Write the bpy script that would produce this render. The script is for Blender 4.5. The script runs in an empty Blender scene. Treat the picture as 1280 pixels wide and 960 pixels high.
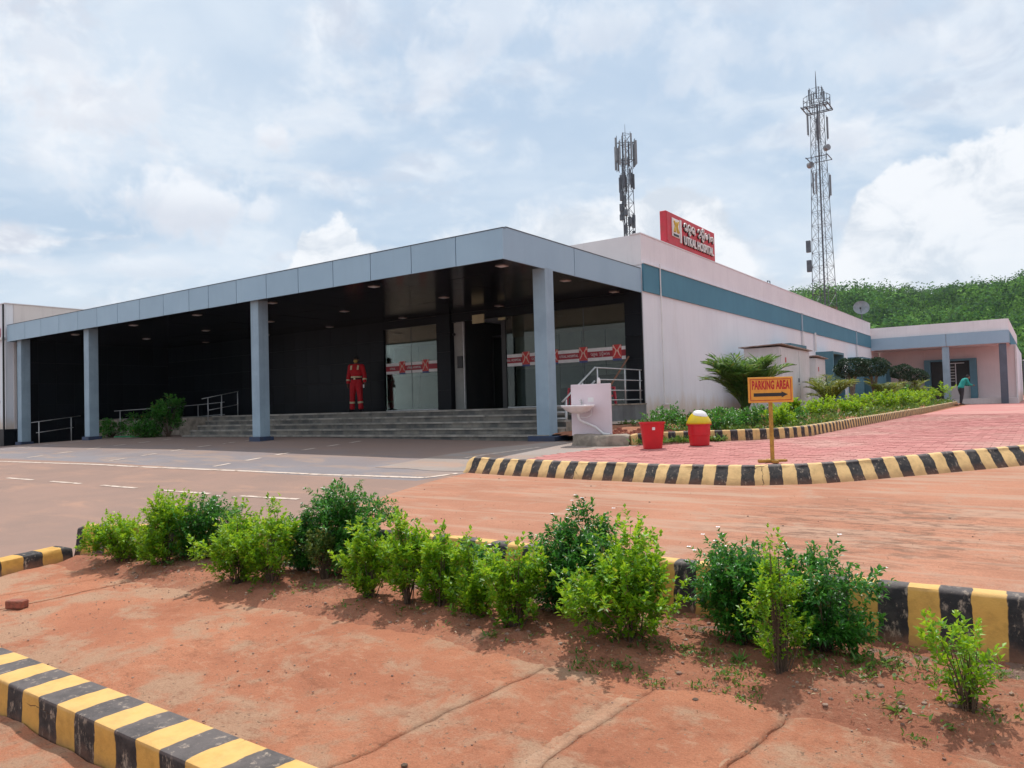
import bpy, bmesh, math, random
import numpy as np
from mathutils import Vector, Matrix, noise, Euler
random.seed(7); np.random.seed(7)
R = math.radians
S = bpy.context.scene
C = S.collection
# ------------------------------------------------------------------ camera
PSI, TH, RO = R(35.2), R(1.7), R(1.6)
r0 = Vector((math.cos(PSI), math.sin(PSI), 0)); f0 = Vector((-math.sin(PSI), math.cos(PSI), 0)); zz = Vector((0, 0, 1))
Fd = f0*math.cos(TH) + zz*math.sin(TH); u0 = zz*math.cos(TH) - f0*math.sin(TH)
Rt = r0*math.cos(RO) - u0*math.sin(RO); Up = u0*math.cos(RO) + r0*math.sin(RO)
cam = bpy.data.cameras.new('camera'); camo = bpy.data.objects.new('camera', cam); C.objects.link(camo)
camo.matrix_world = Matrix((( Rt.x, Up.x, -Fd.x, 0), (Rt.y, Up.y, -Fd.y, 0), (Rt.z, Up.z, -Fd.z, 0), (0, 0, 0, 1)))
cam.sensor_width = 36; cam.lens = 941/1280*36; cam.clip_start = .05; cam.clip_end = 3000
S.camera = camo
S.view_settings.view_transform = 'Standard'; S.view_settings.look = 'None'
S.view_settings.exposure = EXPO = 0.36; S.view_settings.gamma = 1
# ------------------------------------------------------------------ world
SUN = Vector((-.20, .40, 1)).normalized()
W = bpy.data.worlds.new('World'); S.world = W; W.use_nodes = True
nt = W.node_tree; nt.nodes.clear()
class NB:
    def __init__(s, nt): s.nt = nt
    def n(s, t, **k):
        x = s.nt.nodes.new(t)
        ins = k.pop('ins', {})
        for a, b in k.items(): setattr(x, a, b)
        for a, b in ins.items(): s.put(x.inputs[a], b)
        return x
    def put(s, sock, v):
        if isinstance(v, bpy.types.NodeSocket): s.nt.links.new(v, sock)
        elif isinstance(v, (tuple, list)) and sock.type == 'RGBA' and len(v) == 3: sock.default_value = (*v, 1)
        else: sock.default_value = v
    def m(s, op, a, b=0, c=0, clamp=False):
        x = s.n('ShaderNodeMath', operation=op, use_clamp=clamp)
        s.put(x.inputs[0], a); s.put(x.inputs[1], b)
        if op in ('MULTIPLY_ADD', 'COMPARE', 'SMOOTH_MIN', 'SMOOTH_MAX'): s.put(x.inputs[2], c)
        return x.outputs[0]
    def mix(s, f, a, b, mode='MIX'):
        x = s.n('ShaderNodeMix', data_type='RGBA', blend_type=mode)
        s.put(x.inputs[0], f); s.put(x.inputs[6], a); s.put(x.inputs[7], b)
        return x.outputs[2]
    def rng(s, v, a, b, c=0., d=1., smooth=True):
        x = s.n('ShaderNodeMapRange', interpolation_type='SMOOTHSTEP' if smooth else 'LINEAR')
        for i, q in enumerate((v, a, b, c, d)): s.put(x.inputs[i], q)
        return x.outputs[0]
    def noise(s, vec, scale, detail=5, rough=.55, dist=0, out=0):
        x = s.n('ShaderNodeTexNoise'); s.put(x.inputs['Vector'], vec); s.put(x.inputs['Scale'], scale)
        x.inputs['Detail'].default_value = detail; x.inputs['Roughness'].default_value = rough; x.inputs['Distortion'].default_value = dist
        return x.outputs[out]
    def scl(s, vec, v):
        x = s.n('ShaderNodeVectorMath', operation='MULTIPLY'); s.put(x.inputs[0], vec); x.inputs[1].default_value = v
        return x.outputs[0]
b = NB(nt)
sky = b.n('ShaderNodeTexSky', sky_type='NISHITA', sun_disc=False, sun_elevation=R(65.9), sun_rotation=R(-26.6), air_density=1.2, dust_density=2.5)
tc = b.n('ShaderNodeTexCoord'); d = tc.outputs['Generated']
sp = b.n('ShaderNodeSeparateXYZ', ins={0: d}); X, Y, Z = sp.outputs
az = b.m('ARCTAN2', b.m('MULTIPLY', X, -1), Y)
el = b.m('ARCSINE', Z)
# heap-cloud skyline: elevation against azimuth
def px(x, y): return (.614 - math.atan((x-640)/941), math.atan((508-.028*(x-640)-y)/math.hypot(941, x-640)))
prof = [px(*q) for q in [(-60, 372), (60, 366), (250, 362), (330, 345), (368, 296), (400, 268), (425, 266), (450, 290), (500, 300), (540, 284), (575, 252), (640, 264), (700, 236), (760, 232), (880, 216), (905, 232), (950, 300), (1000, 318), (1050, 292), (1100, 218), (1160, 192), (1230, 166), (1280, 150), (1400, 190)]]
prof = [(3.14, .20), (2.7, .12), (2.3, .26), (1.9, .15), (1.5, .2)] + prof + [(-.4, .22), (-.8, .30), (-1.3, .16), (-1.8, .28), (-2.4, .18), (-3.14, .20)]
prof.sort()
fc = b.n('ShaderNodeFloatCurve'); cv = fc.mapping.curves[0]
pts = [((a+math.pi)/(2*math.pi), e/.5) for a, e in prof]
cv.points[0].location = (0, pts[0][1]); cv.points[1].location = (1, pts[-1][1])
for p in pts[1:-1]: cv.points.new(*p)
fc.mapping.update()
b.put(fc.inputs['Value'], b.m('DIVIDE', b.m('ADD', az, math.pi), 2*math.pi))
h = b.m('MULTIPLY', fc.outputs[0], .5)
n1 = b.noise(d, 9, 8, .58, .3)
n1b = b.noise(d, 28, 6, .6, .6)
edge = b.m('ADD', b.m('SUBTRACT', h, el), b.m('ADD', b.m('MULTIPLY', b.m('SUBTRACT', n1, .5), .11), b.m('MULTIPLY', b.m('SUBTRACT', n1b, .5), .05)))
soft = b.rng(b.noise(b.scl(d, (1, 1, 1)), 3.3, 3), .45, .68, .014, .06)
cum = b.rng(edge, 0, soft)
fade = b.rng(edge, .06, .28)                        # heaps melt into haze towards their bases
# high veil, stretched flat
pv = b.n('ShaderNodeVectorMath', operation='DIVIDE', ins={0: d}); cmb = b.n('ShaderNodeCombineXYZ')
zden = b.m('ADD', b.m('MAXIMUM', Z, 0), .22)
for i in range(3): b.put(cmb.inputs[i], zden)
b.put(pv.inputs[1], cmb.outputs[0]); pvo = pv.outputs[0]
veil = b.rng(b.noise(b.scl(pvo, (1.1, 1.1, 0.2)), 1.15, 8, .56, .45), .38, .74)
blot = b.rng(b.noise(pvo, 2.1, 9, .58, .2), .49, .62)
left = b.rng(az, .62, 1.15)
blot = b.m('MULTIPLY', blot, b.m('ADD', b.m('MULTIPLY', left, .45), .55))
wisp = b.rng(b.noise(b.scl(pvo, (1, 1, .3)), 3.6, 9, .62, .35), .50, .70)
blue = b.mix(.85, sky.outputs[0], (3.8, 4.8, 6.0))
hz = b.mix(veil, blue, (5.55, 6.2, 6.95))
hz = b.mix(b.m('MULTIPLY', b.rng(el, .22, .0), .6), hz, (5.3, 6.2, 6.9))
hz = b.mix(b.m('MULTIPLY', b.rng(el, .45, .95), .7), hz, (7.6, 8.0, 8.4))
shade = b.noise(b.scl(d, (1, 1, 1.6)), 11, 6, .6, .5)
bl_col = b.mix(b.rng(shade, .40, .60), (5.1, 5.35, 6.0), (7.0, 7.2, 7.5))
hz = b.mix(b.m('MULTIPLY', wisp, .45), hz, (6.6, 6.95, 7.35))
hz = b.mix(b.m('MULTIPLY', blot, .85), hz, bl_col)
blobs = None; low_ = None
for bx_, by_, rx_, ry_, am in [(165, 125, 125, 60, 1), (70, 55, 110, 70, .8), (215, 240, 90, 42, .95), (90, 205, 80, 40, .7), (342, 163, 34, 26, 1), (332, 262, 30, 20, .7), (500, 75, 110, 60, .6), (400, 150, 90, 22, .45), (1085, 160, 55, 45, .75), (690, 20, 150, 50, .6), (930, 60, 140, 50, .4), (40, 330, 70, 14, .6), (190, 333, 60, 12, .5), (1180, 60, 120, 40, .5)]:
    a_, e_ = px(bx_, by_); ra, re_ = rx_/1000, ry_/1000
    dx = b.m('DIVIDE', b.m('SUBTRACT', az, a_), ra); dy = b.m('DIVIDE', b.m('SUBTRACT', el, e_), re_)
    dd = b.m('SQRT', b.m('ADD', b.m('MULTIPLY', dx, dx), b.m('MULTIPLY', dy, dy)))
    mk = b.m('MULTIPLY', b.rng(b.m('ADD', b.m('SUBTRACT', 1, dd), b.m('ADD', b.m('MULTIPLY', b.m('SUBTRACT', n1, .5), 4.2), b.m('MULTIPLY', b.m('SUBTRACT', n1b, .5), 1.3))), -.05, .75), am)
    lw = b.m('MULTIPLY', mk, b.rng(dy, .25, -.75))
    blobs = mk if blobs is None else b.m('MAXIMUM', blobs, mk); low_ = lw if low_ is None else b.m('MAXIMUM', low_, lw)
blc = b.mix(b.rng(shade, .38, .62), (5.9, 6.3, 6.9), (6.95, 7.15, 7.5)); blc = b.mix(b.m('MULTIPLY', low_, .75), blc, (5.0, 5.25, 5.9))
hz = b.mix(b.m('MULTIPLY', blobs, .9), hz, blc)
cc = b.mix(b.rng(shade, .36, .58), (5.0, 5.5, 6.15), (6.95, 7.15, 7.45))
cc = b.mix(b.m('MULTIPLY', fade, .5), cc, (5.7, 6.4, 7.0))
fin = b.mix(b.m('MULTIPLY', cum, b.m('SUBTRACT', .95, b.m('MULTIPLY', fade, .3))), hz, cc)
bg = b.n('ShaderNodeBackground', ins={'Color': fin, 'Strength': .106})
ow = b.n('ShaderNodeOutputWorld', ins={'Surface': bg.outputs[0]})
W.cycles.sampling_method = 'MANUAL'; W.cycles.sample_map_resolution = 512
# ------------------------------------------------------------------ sun
sl = bpy.data.lights.new('sun', 'SUN'); sl.energy = 2.75; sl.angle = R(.6); sl.color = (1, .955, .89)
so = bpy.data.objects.new('sun', sl); C.objects.link(so); so.rotation_euler = SUN.to_track_quat('Z', 'Y').to_euler(); so.location = (0, 0, 30)
S.cycles.max_bounces = 6; S.cycles.transparent_max_bounces = 12; S.cycles.use_adaptive_sampling = True
try: S.cycles.use_denoising = True
except Exception: pass
# ------------------------------------------------------------------ terrain height
YK = [(-300, -4), (-60, -2.2), (-4, -1.71), (0, -1.45), (10, -.80), (12, -.71), (16, -.68), (50, -.56), (400, -.5), (900, -.5)]
XK = [(-700, -1.2), (-60, -.45), (-30, -.16), (-24, .07), (-15, .07), (-9, 0), (700, 0)]
def pl(K, v):
    for (a, p), (c, q) in zip(K, K[1:]):
        if v <= c: return p + (q-p)*(v-a)/(c-a)
    return K[-1][1]
def gz(x, y): return pl(YK, y) + pl(XK, x)
# ------------------------------------------------------------------ mesh builder
class MB:
    def __init__(s): s.v = []; s.f = []; s.mi = []; s.uv = None
    def add(s, vs, fs, mi=0):
        o = len(s.v); s.v += [tuple(p) for p in vs]; s.f += [tuple(o+i for i in f) for f in fs]; s.mi += [mi]*len(fs); return s
    def box(s, a, b_, mi=0, taper=0):
        (x0, y0, z0), (x1, y1, z1) = a, b_; t = taper
        s.add([(x0, y0, z0), (x1, y0, z0), (x1, y1, z0), (x0, y1, z0), (x0+t, y0+t, z1), (x1-t, y0+t, z1), (x1-t, y1-t, z1), (x0+t, y1-t, z1)],
              [(0, 3, 2, 1), (4, 5, 6, 7), (0, 1, 5, 4), (1, 2, 6, 5), (2, 3, 7, 6), (3, 0, 4, 7)], mi); return s
    def tube(s, pts, rad, n=8, mi=0, cap=True):
        pts = [Vector(p) for p in pts]; rr = rad if isinstance(rad, (list, tuple)) else [rad]*len(pts)
        o = len(s.v); ref = None
        for i, p in enumerate(pts):
            t = (pts[min(i+1, len(pts)-1)] - pts[max(i-1, 0)]).normalized()
            if ref is None:
                ref = Vector((0, 0, 1)) if abs(t.z) < .9 else Vector((1, 0, 0))
            a = (ref - t*ref.dot(t)).normalized(); ref = a; c = t.cross(a)
            for k in range(n):
                w = 2*math.pi*k/n + math.pi/n; s.v.append(tuple(p + (a*math.cos(w) + c*math.sin(w))*rr[i]))
        for i in range(len(pts)-1):
            for k in range(n):
                s.f.append((o+i*n+k, o+i*n+(k+1) % n, o+(i+1)*n+(k+1) % n, o+(i+1)*n+k)); s.mi.append(mi)
        if cap:
            s.f.append(tuple(o+k for k in range(n))[::-1]); s.f.append(tuple(o+(len(pts)-1)*n+k for k in range(n))); s.mi += [mi, mi]
        return s
    def lathe(s, prof, c=(0, 0, 0), n=20, mi=0, sx=1, sy=1):
        o = len(s.v)
        for r, z in prof:
            for k in range(n): w = 2*math.pi*k/n; s.v.append((c[0]+r*sx*math.cos(w), c[1]+r*sy*math.sin(w), c[2]+z))
        for i in range(len(prof)-1):
            for k in range(n): s.f.append((o+i*n+k, o+i*n+(k+1) % n, o+(i+1)*n+(k+1) % n, o+(i+1)*n+k)); s.mi.append(mi)
        s.f.append(tuple(o+k for k in range(n))[::-1]); s.f.append(tuple(o+(len(prof)-1)*n+k for k in range(n))); s.mi += [mi, mi]
        return s
    def prism(s, poly, z0, z1, mi=0):
        n = len(poly)
        s.add([(x, y, z0) for x, y in poly]+[(x, y, z1) for x, y in poly], [tuple(range(n))[::-1], tuple(range(n, 2*n))]+[(i, (i+1) % n, n+(i+1) % n, n+i) for i in range(n)], mi); return s
    def mesh(s, name, mats, smooth=False, bevel=0):
        me = bpy.data.meshes.new(name); me.from_pydata(s.v, [], s.f)
        for m_ in (mats if isinstance(mats, (list, tuple)) else [mats]): me.materials.append(m_)
        if any(s.mi): me.polygons.foreach_set('material_index', s.mi)
        if smooth: me.polygons.foreach_set('use_smooth', [True]*len(s.f))
        me.update()
        if bevel:
            bm = bmesh.new(); bm.from_mesh(me); bmesh.ops.bevel(bm, geom=bm.edges[:], offset=bevel, segments=1, affect='EDGES'); bm.to_mesh(me); bm.free()
        return me
    def obj(s, name, mats, parent=None, smooth=False, bevel=0, kind=None, label=None, loc=None):
        return link(name, s.mesh(name, mats, smooth, bevel), parent, kind, label, loc)
def link(name, me, parent=None, kind=None, label=None, loc=None):
    o = bpy.data.objects.new(name, me); C.objects.link(o)
    if parent: o.parent = parent
    if kind: o['kind'] = kind
    if label: o['label'] = label
    if loc: o.location = loc
    return o
def thing(name, label, cat, loc=(0, 0, 0), rz=0, group=None):
    return tag(link(name, None, loc=loc), label, cat, group, rz)
def tag(o, label, cat, group=None, rz=None):
    o['label'] = label; o['category'] = cat
    if group: o['group'] = group
    if rz is not None: o.rotation_euler.z = rz
    return o
def dup(o, parent=None):
    c = o.copy(); C.objects.link(c); c.parent = parent
    for ch in list(o.children): dup(ch, c)
    return c
def cube_part(name, a, b_, m_, parent, bevel=0, kind=None, label=None):
    return MB().box(a, b_).obj(name, m_, parent, bevel=bevel, kind=kind, label=label)
# ------------------------------------------------------------------ materials
def newmat(name):
    m_ = bpy.data.materials.new(name); m_.use_nodes = True; m_.node_tree.nodes.clear()
    return m_, NB(m_.node_tree)
def finish(m_, b, col, rough=.7, bump=None, bstr=.3, bdist=.01, metal=0, spec=.5, extra=None, trans=None):
    p = b.n('ShaderNodeBsdfPrincipled'); b.put(p.inputs['Base Color'], col); b.put(p.inputs['Roughness'], rough); b.put(p.inputs['Metallic'], metal)
    b.put(p.inputs['Specular IOR Level'], spec)
    if bump is not None:
        bn = b.n('ShaderNodeBump'); b.put(bn.inputs['Height'], bump); bn.inputs['Strength'].default_value = bstr; bn.inputs['Distance'].default_value = bdist
        b.put(p.inputs['Normal'], bn.outputs[0])
    sh = p.outputs[0]
    if trans:
        t = b.n('ShaderNodeBsdfTranslucent'); b.put(t.inputs[0], trans[1]); mx = b.n('ShaderNodeMixShader'); mx.inputs[0].default_value = trans[0]
        b.put(mx.inputs[1], sh); b.put(mx.inputs[2], t.outputs[0]); sh = mx.outputs[0]
    b.n('ShaderNodeOutputMaterial', ins={'Surface': sh})
    return m_
def pos(b): return b.n('ShaderNodeNewGeometry').outputs['Position']
def oco(b): return b.n('ShaderNodeTexCoord').outputs['Object']
def orand(b): return b.n('ShaderNodeObjectInfo').outputs['Random']
def basic(name, c1, c2=None, scale=4, rough=.7, bstr=.15, bs=60, bd=.004, metal=0, spec=.5, lo=.35, hi=.65, rand=0, det=6, streak=0, world=True):
    m_, b = newmat(name); P = pos(b) if world else oco(b)
    c2 = c2 or tuple(x*.8 for x in c1)
    f = b.rng(b.noise(P, scale, det, .6), lo, hi)
    col = b.mix(f, c1, c2)
    if streak:
        sv = b.scl(P, (7, 7, .5)); g = b.rng(b.noise(sv, 1.2, 6, .65), .48, .75)
        col = b.mix(b.m('MULTIPLY', g, streak), col, tuple(x*.55 for x in c1))
    if rand:
        col = b.mix(1, col, b.n('ShaderNodeCombineColor', ins={0: b.m('MULTIPLY_ADD', orand(b), rand, 1-rand/2), 1: b.m('MULTIPLY_ADD', orand(b), rand, 1-rand/2), 2: b.m('MULTIPLY_ADD', orand(b), rand, 1-rand/2)}).outputs[0], 'MULTIPLY')
    return finish(m_, b, col, rough, b.noise(P, bs, 3), bstr, bd, metal, spec)
M = {}
# soil and slabs
def soil(name, c1, c2, c3, tracks=False, bstr=.5, bd=.012, fine=90, t3=(.52, .72), pebble=.5):
    m_, b = newmat(name); P = pos(b)
    a = b.rng(b.noise(P, .9, 8, .62, .4), .36, .64)
    col = b.mix(a, c1, c2)
    col = b.mix(b.rng(b.noise(P, 2.3, 9, .68, .3), *t3), col, c3)
    gr = b.noise(P, fine, 5, .8)
    col = b.mix(b.rng(gr, .44, .60, 0, .42), col, tuple(x*.55 for x in c1)); col = b.mix(b.rng(b.noise(P, fine*1.7, 4, .75), .56, .68, 0, .35), col, tuple(min(.7, x*1.35) for x in c3))
    pb = b.rng(b.noise(P, 34, 2, .5), .66, .72)
    col = b.mix(b.m('MULTIPLY', pb, pebble), col, tuple(x*.5 for x in c3))
    # scuffed patches: short dark scrapes and pale rubbed spots
    sc = b.noise(b.n('ShaderNodeVectorRotate', ins={'Vector': b.scl(P, (1.0, 1.6, 1)), 'Angle': .5}).outputs[0], 6.5, 10, .80, .15)
    zone = b.rng(b.noise(P, 1.25, 5, .6), .44, .60)
    if not tracks:
        col = b.mix(b.m('MULTIPLY', b.rng(sc, .53, .62), b.m('MULTIPLY', zone, .55)), col, tuple(x*.6 for x in c2))
        col = b.mix(b.m('MULTIPLY', b.rng(sc, .47, .38), b.m('MULTIPLY', zone, .5)), col, tuple(min(.6, x*1.15) for x in c3))
    hgt = b.m('ADD', b.m('MULTIPLY', b.noise(P, 11, 8, .66), 1.), b.m('ADD', b.m('MULTIPLY', gr, .7), b.m('MULTIPLY', b.m('MULTIPLY', sc, zone), -.9)))
    if tracks:
        tv = b.scl(P, (.35, 3.2, 1)); tn = b.noise(tv, 1.6, 7, .62, .5)
        col = b.mix(b.rng(tn, .47, .62, 0, .7), col, c3)
        col = b.mix(b.rng(b.noise(b.scl(P, (.25, .9, 1)), 1.1, 9, .7, .3), .53, .66, 0, .55), col, tuple(x*.72 for x in c1))
        sx_n = b.n('ShaderNodeSeparateXYZ', ins={0: P}).outputs; gx = b.m('DIVIDE', b.m('SUBTRACT', sx_n[0], -1.1), 1.5); gy = b.m('DIVIDE', b.m('SUBTRACT', sx_n[1], 6.4), 1.5)
        spot = b.rng(b.m('SQRT', b.m('ADD', b.m('MULTIPLY', gx, gx), b.m('MULTIPLY', gy, gy))), 1.2, .3)
        col = b.mix(b.m('MULTIPLY', spot, b.rng(b.noise(b.scl(P, (1.2, 3.5, 1)), 3.2, 10, .78, .4), .47, .58, 0, .75)), col, (.17, .095, .065))
        col = b.mix(b.rng(b.noise(b.scl(P, (.5, 5, 1)), 2.2, 8, .7, .6), .60, .70, 0, .5), col, tuple(x*.6 for x in c2))
        hgt = b.m('ADD', hgt, tn)
    return finish(m_, b, col, .93, hgt, bstr, bd, spec=.2)
M['soil'] = soil('red_soil', (.40, .155, .080), (.30, .115, .062), (.36, .20, .13))
M['slab'] = soil('dusty_slab', (.56, .232, .130), (.45, .172, .096), (.49, .30, .195), bstr=.9, bd=.016, fine=110, t3=(.46, .60), pebble=.9)
M['bed'] = soil('bed_soil', (.46, .190, .110), (.35, .135, .080), (.42, .25, .165), bstr=.9, bd=.02, fine=60, pebble=1)
M['dirt'] = soil('dirt_yard', (.475, .222, .138), (.395, .178, .110), (.43, .28, .20), tracks=True, bstr=.3, bd=.01)
def asphalt(name, c1, c2, dust, dm, near=None):
    m_, b = newmat(name); P = pos(b)
    col = b.mix(b.rng(b.noise(P, .7, 7, .6, .4), .35, .65), c1, c2)
    dn = b.rng(b.noise(b.scl(P, (.5, 1.6, 1)), 1.3, 8, .65, .5), *dm)
    col = b.mix(b.m('MULTIPLY', dn, .8), col, dust)
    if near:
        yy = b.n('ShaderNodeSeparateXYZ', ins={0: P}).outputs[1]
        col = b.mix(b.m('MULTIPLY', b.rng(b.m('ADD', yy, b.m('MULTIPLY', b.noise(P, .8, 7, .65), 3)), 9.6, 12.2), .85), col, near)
    g = b.noise(P, 140, 3, .7)
    col = b.mix(b.rng(g, .4, .8, 0, .45), col, tuple(x*.45 for x in c1))
    return finish(m_, b, col, .85, b.m('ADD', b.noise(P, 70, 5, .7), g), .35, .006, spec=.3)
M['road'] = asphalt('dusty_road_asphalt', (.325, .205, .160), (.28, .185, .148), (.43, .25, .175), (.50, .74))
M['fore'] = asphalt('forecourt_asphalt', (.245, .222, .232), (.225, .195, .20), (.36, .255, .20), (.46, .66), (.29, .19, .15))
M['apron'] = asphalt('concrete_apron', (.36, .30, .27), (.30, .25, .22), (.42, .26, .19), (.45, .7))
M['line'] = basic('worn_line_paint', (.62, .50, .42), (.36, .25, .19), 9, .8, lo=.5, hi=.62)
# paver
m_, b = newmat('red_paver'); P = pos(b)
rnd = b.m('FRACT', b.m('ADD', b.n('ShaderNodeNewGeometry').outputs['Random Per Island'], orand(b)))
col = b.mix(rnd, (.52, .215, .195), (.43, .175, .155))
col = b.mix(b.rng(b.noise(P, .55, 7, .6, .5), .42, .66, 0, .75), col, (.52, .29, .245))
col = b.mix(b.rng(b.noise(P, 1.6, 8, .7), .60, .72, 0, .35), col, (.22, .14, .09))
M['paver'] = finish(m_, b, col, .88, b.noise(P, 120, 3), .3, .004, spec=.25)
# kerb paint: stripes along the length (uv.x in metres)
def kerbmat(name, yel, wear, sw=.155, dirt=.6, top=.18):
    m_, b = newmat(name); P = pos(b); uv = b.n('ShaderNodeUVMap').outputs[0]
    us = b.n('ShaderNodeSeparateXYZ', ins={0: uv})
    u = b.m('ADD', us.outputs[0], b.m('MULTIPLY', b.m('SUBTRACT', b.noise(P, 9, 3), .5), .035))
    fr = b.m('FRACT', b.m('DIVIDE', u, 2*sw))
    st = b.m('MULTIPLY', b.rng(fr, .488, .512), b.rng(fr, .988, 1.0, 1, 0))
    yc = b.mix(b.rng(b.noise(P, 12, 6, .65), .4, .7), yel, tuple(x*.78 for x in yel))
    bc = b.mix(b.rng(b.noise(P, 14, 6, .7), .4, .7), (.022, .020, .021), (.058, .050, .047))
    bc = b.mix(b.rng(b.noise(b.scl(P, (1, 1, .5)), 26, 7, .72), .62-wear*.30, .76-wear*.30, 0, .9), bc, (.42, .33, .25))
    yc = b.mix(b.rng(b.noise(P, 30, 7, .75), .70-wear*.12, .78-wear*.1, 0, .8), yc, (.27, .17, .10))
    tp = b.m('MULTIPLY', b.rng(b.m('ADD', us.outputs[1], b.m('MULTIPLY', b.noise(P, 40, 4), .006)), top-.004, top+.006), b.rng(b.noise(P, 5, 7, .7), .30, .60, .35, .8))
    bc = b.mix(b.m('MULTIPLY', tp, .55), bc, (.23, .19, .18)); yc = b.mix(b.m('MULTIPLY', tp, .5), yc, (.78, .52, .24))
    col = b.mix(st, yc, bc)
    crack = b.n('ShaderNodeTexVoronoi', feature='DISTANCE_TO_EDGE', ins={'Vector': b.n('ShaderNodeVectorMath', operation='ADD', ins={0: P, 1: b.scl(b.noise(P, 6, 4, .6, 0, 1), (.14, .14, .14))}).outputs[0], 'Scale': 2.6})
    ck = b.rng(crack.outputs[0], .0, .012, 1, 0)
    ck = b.m('MULTIPLY', ck, b.rng(b.noise(P, 1.3, 3), .60, .66))
    col = b.mix(ck, col, (.06, .035, .02))
    dm = b.m('MULTIPLY', b.rng(b.m('ADD', us.outputs[1], b.m('MULTIPLY', b.noise(P, 15, 6, .7), .12)), .06, .15, 1, 0), dirt)
    col = b.mix(dm, col, (.33, .15, .085))
    hg = b.m('SUBTRACT', b.m('ADD', b.noise(P, 22, 7, .65), b.m('MULTIPLY', b.noise(P, 110, 3), .3)), b.m('MULTIPLY', ck, 2))
    return finish(m_, b, col, .72, hg, .45, .008, spec=.35)
M['kerb_near'] = kerbmat('kerb_paint_near', (.66, .36, .080), .27)
M['kerb_tall'] = kerbmat('kerb_paint_tall', (.68, .38, .09), .26, sw=.131, top=.268)
M['kerb_pale'] = kerbmat('kerb_paint_pale', (.76, .50, .22), .22, sw=.138, dirt=.3, top=.19)
M['kerb_mid'] = kerbmat('kerb_paint_planter', (.66, .44, .18), .25, sw=.131, dirt=.4)
M['concrete'] = basic('rough_concrete', (.36, .30, .24), (.20, .165, .13), 5, .9, .5, 40, .01)
# building
M['wall'] = basic('pinkish_white_wall_paint', (.81, .82, .86), (.77, .78, .825), .7, .8, .12, 90, .003, streak=.12)
# splash dirt on the foot of the painted wall
nw = M['wall'].node_tree; pr = [n for n in nw.nodes if n.type == 'BSDF_PRINCIPLED'][0]; bw = NB(nw); src = pr.inputs['Base Color'].links[0].from_socket
Pw = pos(bw); zc = bw.n('ShaderNodeSeparateXYZ', ins={0: Pw}).outputs[2]
sp_ = bw.rng(bw.m('ADD', zc, bw.m('MULTIPLY', bw.noise(bw.scl(Pw, (1, 1, .35)), 2.2, 8, .68), -.9)), -.75, -.20, 1, 0)
stn = bw.rng(bw.noise(bw.scl(Pw, (1, 1, .16)), 1.1, 9, .7, .2), .55, .72)
c0 = bw.mix(bw.m('MULTIPLY', stn, .16), src, (.45, .40, .38)); c1_ = bw.mix(bw.m('MULTIPLY', sp_, .75), c0, (.60, .46, .34)); bw.put(pr.inputs['Base Color'], c1_)
M['wallL'] = basic('beige_wall_paint', (.72, .66, .64), (.68, .62, .60), .7, .8, .12, 90, .003, streak=.2)
M['pinkwall'] = basic('porch_wall_paint', (.70, .58, .57), (.65, .54, .53), .8, .8, .1, 80, .003, streak=.1)
M['parapet'] = basic('weathered_parapet_paint', (.79, .765, .79), (.74, .715, .745), 1.0, .8, .12, 90, .003, streak=.15)
M['teal'] = basic('teal_band_paint', (.075, .235, .325), (.065, .21, .295), 1.2, .7, .1, 80, .003, streak=.2)
M['fascia'] = basic('blue_grey_panel', (.335, .475, .585), (.31, .445, .555), 1.1, .42, .02, 20, .002, metal=.05, rand=.07, streak=.10)
M['column'] = basic('blue_grey_column_paint', (.31, .42, .50), (.26, .355, .435), 2.2, .6, .12, 60, .003, streak=.32)
M['slate'] = basic('dark_slate_paint', (.11, .13, .17), (.09, .105, .135), 2, .6)
M['wall2'] = basic('white_parapet_paint', (.82, .80, .81), (.76, .735, .745), 1, .8, streak=.15)
M['blueplinth'] = basic('dark_blue_plinth', (.025, .05, .12), (.04, .05, .08), 8, .6)
M['seam'] = basic('dark_seam', (.012, .014, .018), rough=.8, spec=.2)
M['stone'] = basic('black_granite', (.0035, .0055, .0085), (.007, .009, .013), 60, .38, .04, 30, .002, rand=.6, world=True, spec=.16)
M['soffit'] = basic('black_ceiling_panel', (.016, .014, .018), (.011, .010, .014), 1.5, .16, .04, 6, .004, rand=.4, spec=.5)
M['step'] = basic('mottled_step_stone', (.19, .17, .14), (.075, .075, .07), 2.2, .6, .3, 40, .004, rand=.5, lo=.38, hi=.62)
M['tread'] = basic('skylit_tread_stone', (.34, .31, .27), (.20, .185, .16), 3.2, .6, .3, 40, .004, rand=.3, lo=.38, hi=.62)  # paler copy of the step stone: sky light on treads put into the colour
M['tilegrey'] = basic('grey_side_tile', (.16, .165, .17), (.12, .12, .13), 4, .5, rand=.3)
M['steel'] = basic('stainless_steel', (.60, .60, .60), (.48, .48, .48), 8, .36, .02, metal=.4)
M['white'] = basic('white_plastic', (.78, .76, .76), (.70, .68, .68), 3, .45)
M['blind'] = basic('grey_window_blind', (.44, .44, .41), (.34, .34, .315), 1.5, .8, rand=.15)
M['blindlow'] = basic('lower_window_film', (.20, .225, .21), (.15, .175, .165), 1.5, .7, rand=.15)
M['bulk'] = basic('brown_bulkhead', (.40, .33, .275), (.34, .28, .235), 2, .6)
M['dark'] = basic('dark_interior', (.03, .028, .026), (.02, .02, .02), 2, .6)
M['frame'] = basic('black_metal_frame', (.015, .015, .015), rough=.4)
M['tealhood'] = basic('teal_window_hood_paint', (.10, .22, .275), (.08, .19, .24), 2, .7, streak=.2)
M['lamp'] = basic('downlight_diffuser', (.52, .40, .37), (.45, .36, .33), 4, .5)
M['cream'] = basic('cream_panel', (.62, .57, .33), (.55, .5, .3), 3, .6)
m_, b = newmat('tinted_glass')
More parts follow.
